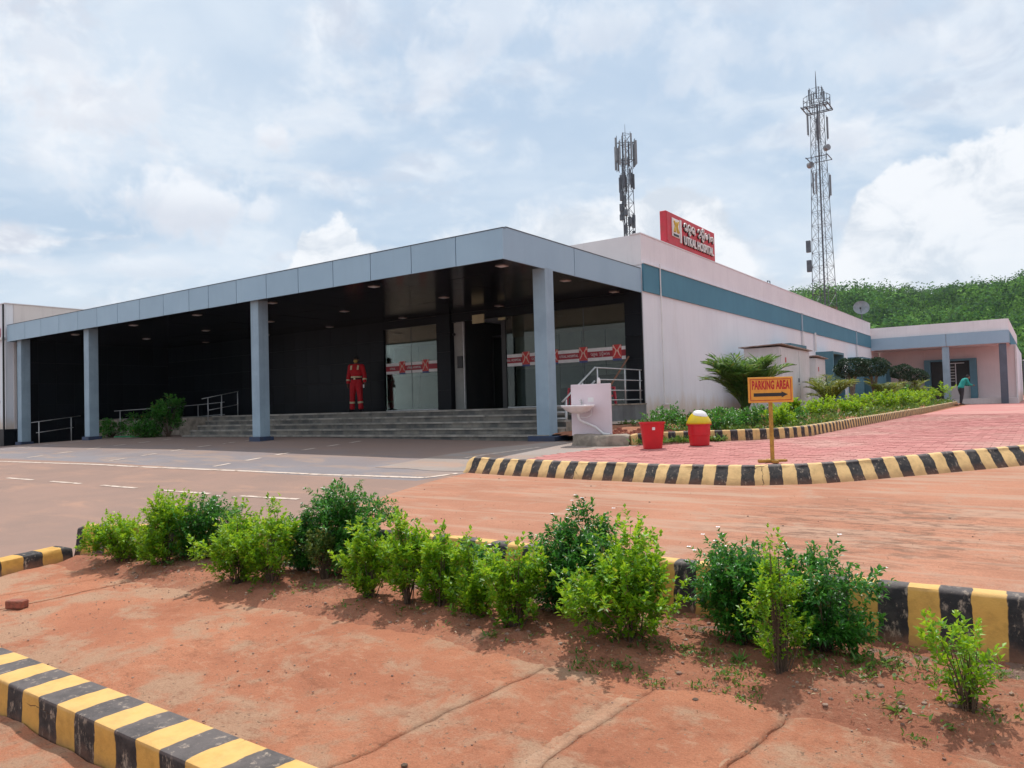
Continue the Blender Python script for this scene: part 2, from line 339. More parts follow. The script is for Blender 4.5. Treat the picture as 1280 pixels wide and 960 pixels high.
fr = b.n('ShaderNodeFresnel', ins={'IOR': 1.42}); tr = b.n('ShaderNodeBsdfTransparent', ins={'Color': (.66, .70, .66)}); gl = b.n('ShaderNodeBsdfGlossy', ins={'Color': (.9, .93, .92), 'Roughness': .02})
bnz = b.n('ShaderNodeBump', ins={'Height': b.noise(pos(b), .9, 2), 'Strength': .02, 'Distance': .02}); b.put(gl.inputs['Normal'], bnz.outputs[0])
mx = b.n('ShaderNodeMixShader', ins={0: fr.outputs[0], 1: tr.outputs[0], 2: gl.outputs[0]}); b.n('ShaderNodeOutputMaterial', ins={'Surface': mx.outputs[0]}); M['glass'] = m_
def flat(name, c, rough=.5, metal=0, c2=None, bs=50, bstr=.05): return basic(name, c, c2 or tuple(x*.88 for x in c), 6, rough, bstr, bs, .002, metal)
M['red'] = flat('red_sign_paint', (.60, .035, .06), .5, c2=(.50, .04, .05))
M['decalred'] = flat('decal_red', (.40, .02, .035), .5); M['decalred2'] = flat('decal_bright_red', (.68, .05, .045), .5)
M['decalwhite'] = flat('decal_white', (.90, .88, .87), .5); M['decalblue'] = flat('decal_blue', (.06, .09, .25), .5); M['orange'] = flat('decal_orange', (.88, .66, .55), .5)
M['letter'] = flat('white_lettering', (.82, .82, .80), .4); M['yellow'] = flat('emblem_yellow', (.70, .48, .08), .5); M['black'] = flat('black_paint', (.02, .02, .022), .5)
M['bin'] = flat('red_bin_plastic', (.60, .008, .018), .38); M['binlid'] = flat('yellow_lid_plastic', (.72, .52, .01), .38)
M['psign'] = basic('orange_sign_paint', (.78, .36, .045), (.70, .31, .04), 12, .5, .05); M['pred'] = flat('sign_red_paint', (.50, .015, .02), .5)
M['post'] = basic('ochre_post_paint', (.50, .28, .04), (.36, .18, .03), 20, .6, .2, 60)
M['ceramic'] = flat('sink_ceramic', (.78, .72, .72), .15); M['board'] = basic('pale_pink_board', (.72, .62, .66), (.68, .58, .62), 3, .5)
M['cab'] = basic('cabinet_grey_paint', (.66, .65, .66), (.60, .59, .59), 2, .55, .06, streak=.25); M['cabroof'] = basic('rusty_cabinet_roof', (.45, .40, .38), (.22, .12, .08), 9, .6)
M['galv'] = basic('galvanised_steel', (.13, .145, .165), (.09, .10, .12), 3, .5, metal=.3); M['rust'] = basic('red_oxide_steel', (.26, .11, .09), (.18, .09, .08), 3, .6)
M['ant'] = basic('antenna_casing', (.27, .29, .31), (.19, .21, .23), 3, .5)
M['brick'] = basic('broken_brick', (.36, .11, .07), (.22, .08, .05), 30, .9, .8, 60, .01)
M['pebble'] = basic('pebbles', (.35, .24, .18), (.20, .11, .08), 20, .9)
M['turf'] = basic('green_turf_mat', (.02, .24, .09), (.02, .18, .07), 50, .9)
M['chair'] = flat('red_chair_plastic', (.52, .02, .045), .4)
M['wood'] = basic('brown_pole', (.25, .11, .06), (.18, .08, .05), 10, .7)
# foliage: 'tint' attribute per leaf (0 deep .. 1 young)
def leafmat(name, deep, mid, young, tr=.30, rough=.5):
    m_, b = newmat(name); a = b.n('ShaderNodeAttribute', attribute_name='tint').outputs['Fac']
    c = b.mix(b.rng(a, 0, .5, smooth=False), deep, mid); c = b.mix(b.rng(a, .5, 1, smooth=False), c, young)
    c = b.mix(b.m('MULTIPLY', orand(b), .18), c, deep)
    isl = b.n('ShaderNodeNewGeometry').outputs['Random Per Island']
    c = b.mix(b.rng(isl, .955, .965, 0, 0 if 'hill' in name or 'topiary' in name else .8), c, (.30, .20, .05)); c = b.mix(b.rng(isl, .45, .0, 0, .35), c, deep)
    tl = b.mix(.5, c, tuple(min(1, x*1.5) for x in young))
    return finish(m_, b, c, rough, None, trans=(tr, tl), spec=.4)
M['leafL'] = leafmat('bright_green_leaves', (.045, .160, .008), (.18, .42, .012), (.52, .68, .035), .38, .42)
M['leafD'] = leafmat('dark_green_leaves', (.010, .066, .008), (.045, .215, .020), (.20, .52, .07), .28, .34)
M['leafS'] = leafmat('dull_green_leaves', (.05, .10, .02), (.12, .20, .03), (.28, .30, .05), .3)
M['leafTop'] = leafmat('dark_topiary_leaves', (.012, .03, .018), (.028, .065, .030), (.06, .12, .045), .15)
M['leafP'] = leafmat('palm_leaflets', (.020, .075, .016), (.065, .20, .032), (.28, .42, .08), .3, .45)
M['leafPY'] = leafmat('yellow_palm_leaflets', (.06, .12, .02), (.18, .26, .03), (.42, .40, .06), .3, .45)
M['leafH'] = leafmat('hill_forest_leaves', (.008, .045, .014), (.055, .19, .030), (.20, .40, .065), .22, .9)
M['grass'] = leafmat('weed_leaves', (.04, .10, .015), (.10, .22, .03), (.22, .32, .05), .3)
M['grassdry'] = leafmat('dry_straw', (.16, .10, .05), (.28, .19, .10), (.40, .30, .17), .1)
M['stem'] = basic('woody_stems', (.13, .085, .055), (.08, .05, .035), 30, .85, .4)
M['trunk'] = basic('pale_trunk_bark', (.22, .17, .13), (.13, .10, .075), 12, .9, .5)
M['flower'] = flat('white_petals', (.85, .83, .85), .6)
M['hillsoil'] = basic('hill_ground', (.018, .038, .012), (.035, .05, .018), .05, .95, .1, 1)
# ------------------------------------------------------------------ sheets that follow the terrain
GX = [-60, -30, -24, -15, -9, 0]; GY = [-60, -4, 0, 10, 12, 16, 50]
def sheet(name, poly, off, m_, kind='structure', parent=None, wob=0):
    if wob:
        q = []
        for (x0, y0), (x1, y1) in zip(poly, poly[1:]+poly[:1]):
            L = math.hypot(x1-x0, y1-y0); k = max(1, min(400, int(L/.12))) if L < 60 else 1
            for i in range(k):
                t = i/k; x = x0+(x1-x0)*t; y = y0+(y1-y0)*t
                q.append((x+wob*noise.noise(Vector((x*1.3, y*1.3, 3)))*2+wob*.5*noise.noise(Vector((x*6, y*6, 9))), y+wob*noise.noise(Vector((x*1.3, y*1.3, 17)))*2+wob*.5*noise.noise(Vector((x*6, y*6, 29)))))
        poly = q
    bm = bmesh.new(); bm.faces.new([bm.verts.new((x, y, 0)) for x, y in poly]); bmesh.ops.triangulate(bm, faces=bm.faces[:])
    for g in GX: bmesh.ops.bisect_plane(bm, geom=bm.verts[:]+bm.edges[:]+bm.faces[:], plane_co=(g, 0, 0), plane_no=(1, 0, 0))
    for g in GY: bmesh.ops.bisect_plane(bm, geom=bm.verts[:]+bm.edges[:]+bm.faces[:], plane_co=(0, g, 0), plane_no=(0, 1, 0))
    for v in bm.verts: v.co.z = gz(v.co.x, v.co.y)+off
    bmesh.ops.recalc_face_normals(bm, faces=bm.faces[:])
    for f in bm.faces:
        if f.normal.z < 0: f.normal_flip()
    me = bpy.data.meshes.new(name); bm.to_mesh(me); bm.free(); me.materials.append(m_)
    return link(name, me, parent, kind)
sheet('ground', [(-650, -280), (650, -280), (650, 850), (-650, 850)], 0, M['soil'])
road = sheet('road', [(-150, -60), (-7.12, -60), (-7.12, 4.2), (60, 4.2), (60, 8.3), (-6.6, 8.3), (-6.9, 7.5), (-150, 7.5)], .004, M['road'])
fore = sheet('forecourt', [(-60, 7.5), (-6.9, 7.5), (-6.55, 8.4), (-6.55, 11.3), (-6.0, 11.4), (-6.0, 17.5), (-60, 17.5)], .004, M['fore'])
sheet('concrete_apron', [(-8.6, 8.4), (-6.6, 8.3), (-5.6, 8.4), (-4.4, 11.9), (-7.6, 12.3), (-8.3, 11)], .008, M['apron'], wob=.05)
sheet('dirt_yard', [(-6.58, 8.25), (-6.6, 7.45), (-6.5, 6.7), (-6.3, 5.8), (-6.12, 5.2), (-5.6, 4.1), (60, 4.1), (60, 40), (6.2, 15.1), (1.3, 11.5), (-.2, 10.06), (-1.47, 8.85), (-2.0, 8.4), (-2.6, 8.13), (-4, 8.1)], .008, M['dirt'], wob=.04)
def mark(x0, y0, x1, y1, w, parent):
    L = math.hypot(x1-x0, y1-y0); nx, ny = -(y1-y0)/L*w/2, (x1-x0)/L*w/2
    sheet('white_line', [(x0+nx, y0+ny), (x0-nx, y0-ny), (x1-nx, y1-ny), (x1+nx, y1+ny)], .009, M['line'], kind=None, parent=parent, wob=.006)
for x0, x1 in [(-18.2, -17.1), (-16.5, -15.5), (-14.87, -13.96), (-13.35, -12.45), (-11.83, -10.89), (-10.27, -9.18), (-8.52, -7.44)]: mark(x0, 5.98+(x0+7.4)*.04, x1, 5.98+(x1+7.4)*.04, .075, road)
lp = [(-32, 6.9), (-26, 6.95), (-19.1, 7.15), (-13.6, 7.32), (-13.5, 7.33), (-10.4, 7.55), (-8.3, 7.66), (-6.95, 7.72), (-6.72, 8.15)]
for i, (p, q) in enumerate(zip(lp, lp[1:])):
    if i != 3: mark(*p, *q, .10, fore)
for xx, xe in ((-23.2, -23.6), (-19.2, -19.9), (-15.45, -16.1), (-11.9, -12.4)):
    y = 7.75; k = 0
    while y < 11.6:
        t = (y-7.75)/3.9; mark(xx+(xe-xx)*t, y, xx+(xe-xx)*(t+.1), y+.36, .10, fore); y += .72
mark(-7.75, 9.6, -7.35, 11.2, .10, fore)
# ------------------------------------------------------------------ kerbs
def kerb(name, path, prof, m_, step=.06, amp=.004, u0=0, closed_ends=True):
    P = [Vector((x, y, 0)) for x, y in path]; pts = []
    for a, c in zip(P, P[1:]):
        k = max(1, int((c-a).length/step))
        for i in range(k): pts.append(a.lerp(c, i/k))
    pts.append(P[-1])
    for _ in range(12):
        pts = [pts[0]]+[(pts[i-1]+pts[i]*2+pts[i+1])/4 for i in range(1, len(pts)-1)]+[pts[-1]]
    vs = []; uvs = []; u = u0; fs = []; n = len(prof)
    cum = [0]
    for a, c in zip(prof, prof[1:]): cum.append(cum[-1]+math.hypot(c[0]-a[0], c[1]-a[1]))
    for i, p in enumerate(pts):
        t = (pts[min(i+1, len(pts)-1)]-pts[max(i-1, 0)]).normalized(); nn = Vector((t.y, -t.x, 0))
        if i: u += (p-pts[i-1]).length
        g = gz(p.x, p.y)
        for j, (o, z) in enumerate(prof):
            q = p+nn*o; w = amp*2*noise.noise(Vector((q.x*3, q.y*3, z*9)))+amp*noise.noise(Vector((q.x*17, q.y*17, z*31)))
            e = 0
            if closed_ends and z > .01: e = .02 if i in (0, len(pts)-1) else 0
            vs.append((q.x+nn.x*w, q.y+nn.y*w, g+z+w*.7-e)); uvs.append((u, z))
    for i in range(len(pts)-1):
        for j in range(n-1): fs.append((i*n+j, i*n+j+1, (i+1)*n+j+1, (i+1)*n+j))
    fs.append(tuple(range(n))[::-1]); k = (len(pts)-1)*n; fs.append(tuple(k+j for j in range(n)))
    me = bpy.data.meshes.new(name); me.from_pydata(vs, [], fs); uv = me.uv_layers.new(name='UVMap')
    for l in me.loops: uv.data[l.index].uv = uvs[l.vertex_index]
    me.materials.append(m_); me.polygons.foreach_set('use_smooth', [True]*len(fs)); me.update()
    try: me.set_sharp_from_angle(angle=R(42))
    except Exception: pass
    return link(name, me, kind='structure')
def kp(w, h, bat=.02, r=.015, back=.02):
    return [(bat, -.12), (bat, 0), (bat*.6, h*.35), (bat*.3, h*.7), (0, h-r), (-r*.3, h-r*.3), (-r, h), (-w*.5, h+.002), (-w+r, h), (-w+r*.3, h-r*.3), (-w, h-r), (-w-back, 0), (-w-back, -.12)]
# path runs so that the offset side (+o) faces the camera (-Y)
kerb('tall_kerb', [(-7.08, 3.26), (-6.4, 3.48), (-5.5, 3.78), (-4.6, 3.98), (-3.66, 4.04), (-1.7, 4.02), (5, 4.02)], kp(.105, .285, .05, .02, .04), M['kerb_tall'], amp=.006, u0=.19)
kerb('low_kerb', [(-7.05, -6), (-7.03, 3.19)], kp(.20, .125, .02, .02), M['kerb_near'], u0=.04)
kerb('near_kerb', [(-9.5, 1.45), (4, 1.45)], kp(.215, .19, .004, .008), M['kerb_near'], amp=.0025, u0=.045)
kerb('island_kerb', [(-6.68, 8.36), (-6.0, 8.26), (-5, 8.18), (-4.35, 8.14), (-3.3, 8.10), (-2.6, 8.16), (-2.0, 8.42), (-1.47, 8.88), (-.78, 9.51), (-.2, 10.09), (1.2, 11.5), (6, 15)], kp(.11, .205, .125, .03, .0), M['kerb_pale'], amp=.006, u0=.03)
kerb('planter_kerb', [(-5.75, 11.62), (-5.3, 11.98), (-4.9, 12.25), (-4.3, 12.62), (-3.72, 13.2), (-3.46, 14.2), (-3.40, 16), (-3.38, 30), (-3.6, 44.3)], kp(.13, .20, .02, .02), M['kerb_mid'], step=.09, u0=.02)
kerb('concrete_kerb', [(-7.3, 12.55), (-7.0, 11.75), (-6.75, 11.50), (-6.2, 11.40), (-5.78, 11.58)], kp(.5, .19, .03, .03), M['concrete'], amp=.012)
# ------------------------------------------------------------------ pavers
pav = sheet('parking_pavement', [(-6.45, 8.5), (-5, 8.25), (-3.3, 8.2), (-2.5, 8.3), (-1.9, 8.6), (-.8, 9.6), (.3, 10.7), (6, 15.5), (30, 46), (30, 80), (-3.2, 80), (-3.2, 44), (-3.3, 14), (-3.9, 13.1), (-5.4, 12), (-6.1, 11.3), (-6.6, 9.9)], .004, M['paver'])
PP = [(-6.4, 8.45), (-5, 8.26), (-3.3, 8.2), (-2.5, 8.3), (-1.9, 8.6), (-.8, 9.6), (.3, 10.7), (3, 14), (9, 27), (-3.36, 27), (-3.42, 14.2), (-3.7, 13.3), (-4.3, 12.7), (-5.3, 12.05), (-5.5, 11.5), (-6.0, 11.1), (-6.45, 9.9)]
def inside(x, y, P):
    c = False; n = len(P)
    for i in range(n):
        (x0, y0), (x1, y1) = P[i], P[(i+1) % n]
        if (y0 > y) != (y1 > y) and x < (x1-x0)*(y-y0)/(y1-y0)+x0: c = not c
    return c
pl_ = []
j = 0; y = 8.2
while y < 27:
    x = -6.6+(.1 if j % 2 else 0)
    while x < 4:
        if inside(x, y, PP): pl_.append((x, y))
        x += .2
    y += .1; j += 1
pl_.sort(key=lambda p: (p[0]*1.0+3.4)**2*.35+(p[1]-8)**2 if p[0] < 1 else 999)
def pv_box(mb, x, y, dz=0, rel=False):
    w, l, g = .0972, .0478, .0015
    q = [(x-w, y-l), (x+w, y-l), (x+w, y+l), (x-w, y+l)]; g0 = gz(x, y) if rel else 0
    zz_ = [gz(a, c) for a, c in q]; ox, oy = (x, y) if rel else (0, 0)
    t = .016+dz
    mb.add([(a-ox, c-oy, z_-g0+.002) for (a, c), z_ in zip(q, zz_)]+[(a-ox, c-oy, z_-g0+t) for (a, c), z_ in zip(q, zz_)], [(4, 5, 6, 7), (0, 1, 5, 4), (1, 2, 6, 5), (2, 3, 7, 6), (3, 0, 4, 7)])
pm = MB(); pv_box(pm, -3, 9, 0, True); pme = pm.mesh('paver', M['paver'])
pm2 = MB(); pv_box(pm2, -3, 11, 0, True); pme2 = pm2.mesh('paver', M['paver'])
for x, y in pl_[:300]:
    o = link('paver', pme if y < 10 else pme2, pav); o.location = (x, y, gz(x, y)+random.uniform(-.0035, .0025))
mb = MB()
for x, y in pl_[300:]: pv_box(mb, x, y, random.uniform(-.0045, .0025))
mb.obj('paver_field', M['paver'], pav, kind='stuff')
# ------------------------------------------------------------------ near concrete slabs with open joints
def slab(name, xl, xr, y0, y1, parent, res=.028, tilt=0, mat='slab', dz=0):
    # xl, xr: functions of y
    ny = int((y1-y0)/res)+1; nx = int(max(4, (xr(y0)-xl(y0))/res))
    nx = min(nx, 190); v = []; f = []
    for j in range(ny+1):
        y = y0+(y1-y0)*j/ny; a, c = xl(y), xr(y)
        yy = y + (.05*noise.noise(Vector((a*2, 5, 0))) if j == ny else 0)
        for i in range(nx+1):
            x = a+(c-a)*i/nx; ye = y
            if j == ny: ye = y+.10*noise.noise(Vector((x*1.7, 2, 0)))+.03*noise.noise(Vector((x*9, 2, 0)))
            e = min(i, nx-i)*(c-a)/nx
            z = dz+.020+.012*noise.noise(Vector((x*1.5, ye*1.5, 0)))+.006*noise.noise(Vector((x*6, ye*6, 1)))+.0028*noise.noise(Vector((x*22, ye*22, 2)))+.0016*noise.noise(Vector((x*50, ye*50, 2)))
            if e < (.014 if mat == 'slab' else .004): z -= (.014-e)*.35*(1+noise.noise(Vector((x*12, ye*12, 4))))
            ed = y1-.12+.10*noise.noise(Vector((x*3.1, 7, 0)))+.05*noise.noise(Vector((x*13, 3, 0)))
            if ye > ed: z -= (ye-ed)*.32
            if ye < 1.80: z += (1.80-ye)*.10*(noise.noise(Vector((x*7, 1, 0)))+.3)
            v.append((x, ye, gz(x, ye)+z+tilt*(y-y0)))
    w = nx+1; n0 = len(v)
    for j in range(ny):
        for i in range(nx): f.append((j*w+i, j*w+i+1, (j+1)*w+i+1, (j+1)*w+i))
    ring = [i for i in range(w)]+[j*w+nx for j in range(1, ny+1)]+[ny*w+i for i in range(nx-1, -1, -1)]+[j*w for j in range(ny-1, 0, -1)]
    for k in ring: v.append((v[k][0], v[k][1], v[k][2]-.07))
    for k in range(len(ring)):
        a, c = ring[k], ring[(k+1) % len(ring)]; f.append((a, n0+k, n0+(k+1) % len(ring), c))
    me = bpy.data.meshes.new(name); me.from_pydata(v, [], f); me.materials.append(M[mat]); me.polygons.foreach_set('use_smooth', [True]*len(f)); me.update()
    return link(name, me, parent)
M['mortar'] = soil('pale_mortar', (.50, .285, .18), (.44, .24, .15), (.47, .32, .22), bstr=.8, bd=.012, fine=80)
def wav(x0, x1, s, g=0): return lambda y: x0+(x1-x0)*(y-1.9)/1.3+.035*noise.noise(Vector((s, y*2.2, 0)))+.012*noise.noise(Vector((s, y*11, 0)))+g
yard = sheet('concrete_yard', [(-7.0, -6), (6, -6), (6, 3.3), (-7.0, 3.3)], .004, M['bed'])
J = [wav(-7.0, -7.0, 1), wav(-6.45, -5.9, 2), wav(-5.95, -5.62, 3), wav(-2.19, -1.93, 4), wav(-1.56, -1.40, 5), wav(-1.03, -.84, 6), wav(6, 6, 7)]
for i in range(6):
    g = .0035
    slab('concrete_slab', (lambda y, f=J[i], g=g: f(y)+g), (lambda y, f=J[i+1], g=g: f(y)-g), 1.70, 3.16 if i > 1 else 3.12, yard, tilt=[0, .003, 0, .001, .005, 0][i])
for k, w_ in ((2, .05), (4, .095), (5, .055)): slab('mortar_strip', (lambda y, f=J[k], w_=w_: f(y)-.004-w_*(1+.35*noise.noise(Vector((y*5, w_*99, 0))))), (lambda y, f=J[k]: f(y)-.004), 1.71, 3.08, yard, res=.022, mat='mortar', dz=.0015)
# planting-bed soil, lumpy
def lump(name, poly, y0, y1, x0, x1, res, hf, m_, parent=None, kind='structure'):
    nx = int((x1-x0)/res); ny = int((y1-y0)/res); v = []; f = []; idx = {}
    for j in range(ny+1):
        for i in range(nx+1):
            x = x0+(x1-x0)*i/nx; y = y0+(y1-y0)*j/ny; idx[i, j] = len(v); v.append((x, y, gz(x, y)+hf(x, y)))
    for j in range(ny):
        for i in range(nx):
            cx, cy = x0+(x1-x0)*(i+.5)/nx, y0+(y1-y0)*(j+.5)/ny
            if poly is None or inside(cx, cy, poly): f.append((idx[i, j], idx[i+1, j], idx[i+1, j+1], idx[i, j+1]))
    me = bpy.data.meshes.new(name); me.from_pydata(v, [], f); me.materials.append(m_); me.polygons.foreach_set('use_smooth', [True]*len(f)); me.update()
    return link(name, me, parent, kind)
def bedh(x, y):
    e = min(1, max(0, (y-2.93)/.25)); kb = max(0, 1-abs(y-4.0)/.16)
    return .002+e*(.045+.02*noise.noise(Vector((x*3, y*3, 0)))+.016*noise.noise(Vector((x*13, y*13, 0)))+.008*noise.noise(Vector((x*37, y*37, 5))))-.045*min(1, max(0, (y-3.6)/.2))+kb*(.014+.040*noise.noise(Vector((x*11, y*11, 8))))
lump('planting_bed', [(-6.95, 2.72), (5, 2.72), (5, 4.1), (-3.6, 4.1), (-4.6, 4.02), (-5.6, 3.82), (-6.95, 3.35)], 2.7, 4.1, -6.98, 5, .034, bedh, M['bed'])

lump('roadside_soil', None, .2, 1.44, -6.9, 1.2, .05, lambda x, y: .010+.022*max(0, (y-1.0)/.44)*(1+noise.noise(Vector((x*3, y*3, 0))))+.012*noise.noise(Vector((x*7, y*7, 5)))+.012, M['slab'])
# ================================================================== hospital building
H = thing('hospital_building', 'low white hospital with a teal band and a wide canopy on blue grey columns', 'building', (-7.95, 16.9, -.04))
H.location = (0, 0, 0)
def hb(name, a, b_, m_, **k): return cube_part(name, a, b_, m_, H, **k)
FY, SX = 16.9, -7.95
# side wall in bays, around the hooded windows
hood_y = [27.5, 34.0, 40.45, 46.95]
hb('side_wall', (SX-.25, FY+.03, -.9), (SX, 47.0, 3.40), M['wall'])
hb('side_wall', (SX-.25, 47.0, -.9), (SX, 49.2, 2.62), M['pinkwall'], label='pink side wall inside the far porch')
hb('teal_band', (SX+.002, FY+.035, 2.74), (SX+.045, 46.75, 3.42), M['teal'])
hb('parapet', (SX-.25, FY+.01, 3.402), (SX+.006, 46.9, 4.155), M['parapet'])
hb('parapet', (-29.05, FY+.01, 3.0), (SX-.252, FY+.22, 4.155), M['parapet'])
hb('band_ledge', (SX+.007, FY+.03, 3.422), (SX+.075, 46.75, 3.452), M['wall'])
hb('coping', (SX-.27, FY-.01, 4.157), (SX+.02, 46.9, 4.185), M['parapet'])
hb('roof', (-29, FY+.23, 3.5), (SX-.26, 46.9, 3.8), M['concrete'])
hb('back_wall', (-29, 46.5, -.9), (SX-.26, 46.85, 3.49), M['wall'])
for y in (31.7, 42.6): hb('band_joint', (SX+.046, y-.09, 2.72), (SX+.075, y+.09, 3.45), M['column'])
for y, z0, z1, r_ in ((17.87, -.06, 3.53, .018), (31.75, -.4, 2.7, .05), (33.75, 2.0, 2.78, .045), (42.6, -.4, 2.7, .05)):
    MB().tube([(SX+.07, y, z0), (SX+.07, y, z1)], r_, 8).obj('drain_pipe', M['white'], H)
MB().tube([(SX+.05, 17.87, -.055), (SX+.05, 18.3, -.055)], .016, 6).obj('drain_pipe', M['white'], H)
for y in hood_y:
    o = MB(); p = .70; t = .10; L = 2.15
    if y > 46: L = 1.7
    o.box((SX+.001, y, -.13), (SX+p, y+t, 1.97)).box((SX+.001, y+L-t, -.13), (SX+p, y+L, 1.97)).box((SX+.001, y+t+.001, 1.87), (SX+p-.002, y+L-t-.001, 1.968)).box((SX+.001, y+t+.001, -.128), (SX+p-.002, y+L-t-.001, -.03))
    h_ = o.obj('window_hood', M['tealhood'], H)
    cube_part('window_glass', (SX+.06, y+t+.005, -.02), (SX+.08, y+L-t-.005, 1.86), M['frame'], h_)
    cube_part('window_frame', (SX+.085, y+L/2-.03, -.02), (SX+.12, y+L/2+.03, 1.86), M['tealhood'], h_)
# canopy
hb('canopy_roof', (-28.9, 11.2, 2.80), (SX-.06, FY, 3.18), M['concrete'])
nf = 17; x0, x1 = -28.99, SX; pwid = (x1-x0)/nf
edges = [-28.99, -27.61, -26.44, -25.2, -23.97, -22.8, -21.62, -20.43, -19.22, -18.01, -17.15, -15.98, -14.82, -13.67, -12.51, -11.36, -10.21, -9.06, SX]
for a, c in zip(edges, edges[1:]):
    MB().box((a+.009, 11.10, 2.70+random.uniform(-.002, .002)), (c-.009 if c < SX else c, 11.13+random.uniform(0, .004), 3.262+random.uniform(-.002, .002))).obj('fascia_panel', M['fascia'], H)
hb('fascia_seam', (-28.98, 11.136, 2.71), (SX-.04, 11.16, 3.255), M['seam'])
for a, c in ((11.105, 13.66), (13.68, 16.885)):
    MB().box((SX-.03, a+(.03 if a < 12 else 0), 2.70), (SX, c, 3.29)).obj('fascia_panel', M['fascia'], H)
hb('fascia_seam', (SX-.055, 11.17, 2.71), (SX-.035, 16.88, 3.25), M['seam'])
hb('canopy_end', (-29.02, 11.17, 2.70), (-28.99, 16.88, 3.25), M['fascia'])
hb('fascia_cap', (-28.99, 11.09, 3.266), (SX+.01, 11.19, 3.278), M['galv']); hb('fascia_cap', (SX-.07, 11.2, 3.294), (SX+.01, 16.88, 3.305), M['galv'])
# soffit panels and downlights
lx = [-8.5, -12.0, -15.57, -18.8, -22.1, -25.7]; ly = [11.82, 14.2, 16.5]
sx_ = [SX-.06]; 
while sx_[-1] > -28.9: sx_.append(max(-28.98, sx_[-1]-1.17))
sy_ = [11.175, 12.35, 13.5, 14.65, 15.8, 16.88]
for i in range(len(sx_)-1):
    for j in range(5):
        g = .004; e = random.uniform(-.004, .004)
        MB().add([(sx_[i+1]+g, sy_[j]+g, 2.735+e), (sx_[i]-g, sy_[j]+g, 2.735+random.uniform(-.004, .004)), (sx_[i]-g, sy_[j+1]-g, 2.735+random.uniform(-.004, .004)), (sx_[i+1]+g, sy_[j+1]-g, 2.735),
                  (sx_[i+1]+g, sy_[j]+g, 2.76), (sx_[i]-g, sy_[j]+g, 2.76), (sx_[i]-g, sy_[j+1]-g, 2.76), (sx_[i+1]+g, sy_[j+1]-g, 2.76)], [(0, 1, 2, 3), (4, 7, 6, 5), (0, 4, 5, 1), (1, 5, 6, 2), (2, 6, 7, 3), (3, 7, 4, 0)]).obj('soffit_panel', M['soffit'], H)
for x in lx:
    for y in ly:
        fr_ = MB().box((x-.095, y-.095, 2.722), (x+.095, y+.095, 2.7305)).obj('downlight', M['lamp'], H)
        MB().box((x-.07, y-.07, 2.717), (x+.07, y+.07, 2.7215)).obj('diffuser', M['white'], fr_)
# columns
for cx, cy in ((-28.6, 11.25), (-24.0, 11.28), (-15.65, 11.25)):
    g = gz(cx, cy)-.05
    c_ = MB().box((cx, cy, g+.16), (cx+.30, cy+.29, 2.732)).obj('column', M['column'], H, bevel=.008)
    cube_part('plinth', (cx-.06, cy-.06, g), (cx+.36, cy+.35, g+.159), M['blueplinth'], c_, bevel=.01)
c_ = MB().box((-8.245, 12.5, -.60), (-7.945, 12.80, 2.732)).obj('column', M['column'], H, bevel=.008)
cube_part('plinth', (-8.40, 12.38, -.80), (-7.76, 12.95, -.601), M['blueplinth'], c_, bevel=.012)
# platform, steps in stone slabs
hb('platform', (-29.0, 13.75, -.95), (SX-.001, FY, -.075), M['concrete'])
lev = [(12.5, -.58), (12.8, -.445), (13.1, -.31), (13.4, -.175), (13.7, -.04)]
for k, (y, z) in enumerate(lev):
    xa = -20.75-.08*k; x = xa; i = 0
    y1 = 14.2 if k == 4 else y+.34
    while x < SX-.3:
        w = min(random.choice((1.18, 1.2, 1.22)), SX-.002-x)
        if SX-x-w < .5: w = SX-.002-x
        s_ = MB().box((x+.002, y-.012, z-.038), (x+w-.002, y1, z+random.uniform(-.002, .002))).obj('step_slab', M['tread'], H)
        MB().box((x+.002, y+.022, z-.145 if k else -.90), (x+w-.002, y+.05, z-.0385)).obj('riser_slab', M['step'], H)
        x += w
    hb('step_core', (xa+.01, y+.052, -.95), (SX-.01, y1-.02, z-.036), M['concrete'])
x = -28.9
while x < SX-.1:
    for j in range(3):
        w = min(.9, SX-.002-x); MB().box((x+.002, 14.203+j*.9, -.074), (x+w-.002, 14.2+(j+1)*.9-.002, -.042+random.uniform(-.001, .001))).obj('floor_tile', M['step'], H)
    x += .9
for i in range(5):
    y = 13.75+i*.63
    MB().box((SX-.001, y+.003, -.40), (SX+.022, y+.627, -.045)).obj('stone_tile', M['tilegrey'], H, label='grey tile on the platform side')
hb('platform_edge', (SX-.001, 13.73, -.044), (SX+.04, FY, -.012), M['concrete']); hb('platform_edge', (SX-.001, 13.73, -.46), (SX+.06, FY, -.405), M['wall'])
# black granite front wall in tiles
hb('front_wall', (-29.0, FY+.03, -.95), (-16.8, FY+.25, 2.80), M['seam'])
tw, th = .61, .61
for i in range(20):
    for j in range(6):
        z0 = -.90+j*th; z1 = min(z0+th-.004, 2.735)
        if z1 < -.05 and i > 12 and False: continue
        xx0 = -28.99+i*tw
        MB().box((xx0+.002, FY, z0), (xx0+tw-.002, FY+.028, z1)).obj('stone_tile', M['stone'], H)
for xx0, xx1, fy in ((-14.56, -14.05, FY-.06), (-8.42, SX-.004, FY-.04)):
    hb('pillar', (xx0+.02, fy+.03, -.04), (xx1-.02, FY+.25, 2.74), M['seam'])
    for j in range(5):
        z0 = -.038+j*.56; MB().box((xx0, fy, z0), (xx1, fy+.028, min(z0+.556, 2.735))).obj('stone_tile', M['stone'], H)
hb('lintel', (-16.78, FY+.0, 2.50), (-14.57, FY+.1, 2.735), M['stone']); hb('lintel', (-14.04, FY+.0, 2.50), (-8.43, FY+.1, 2.735), M['stone'])
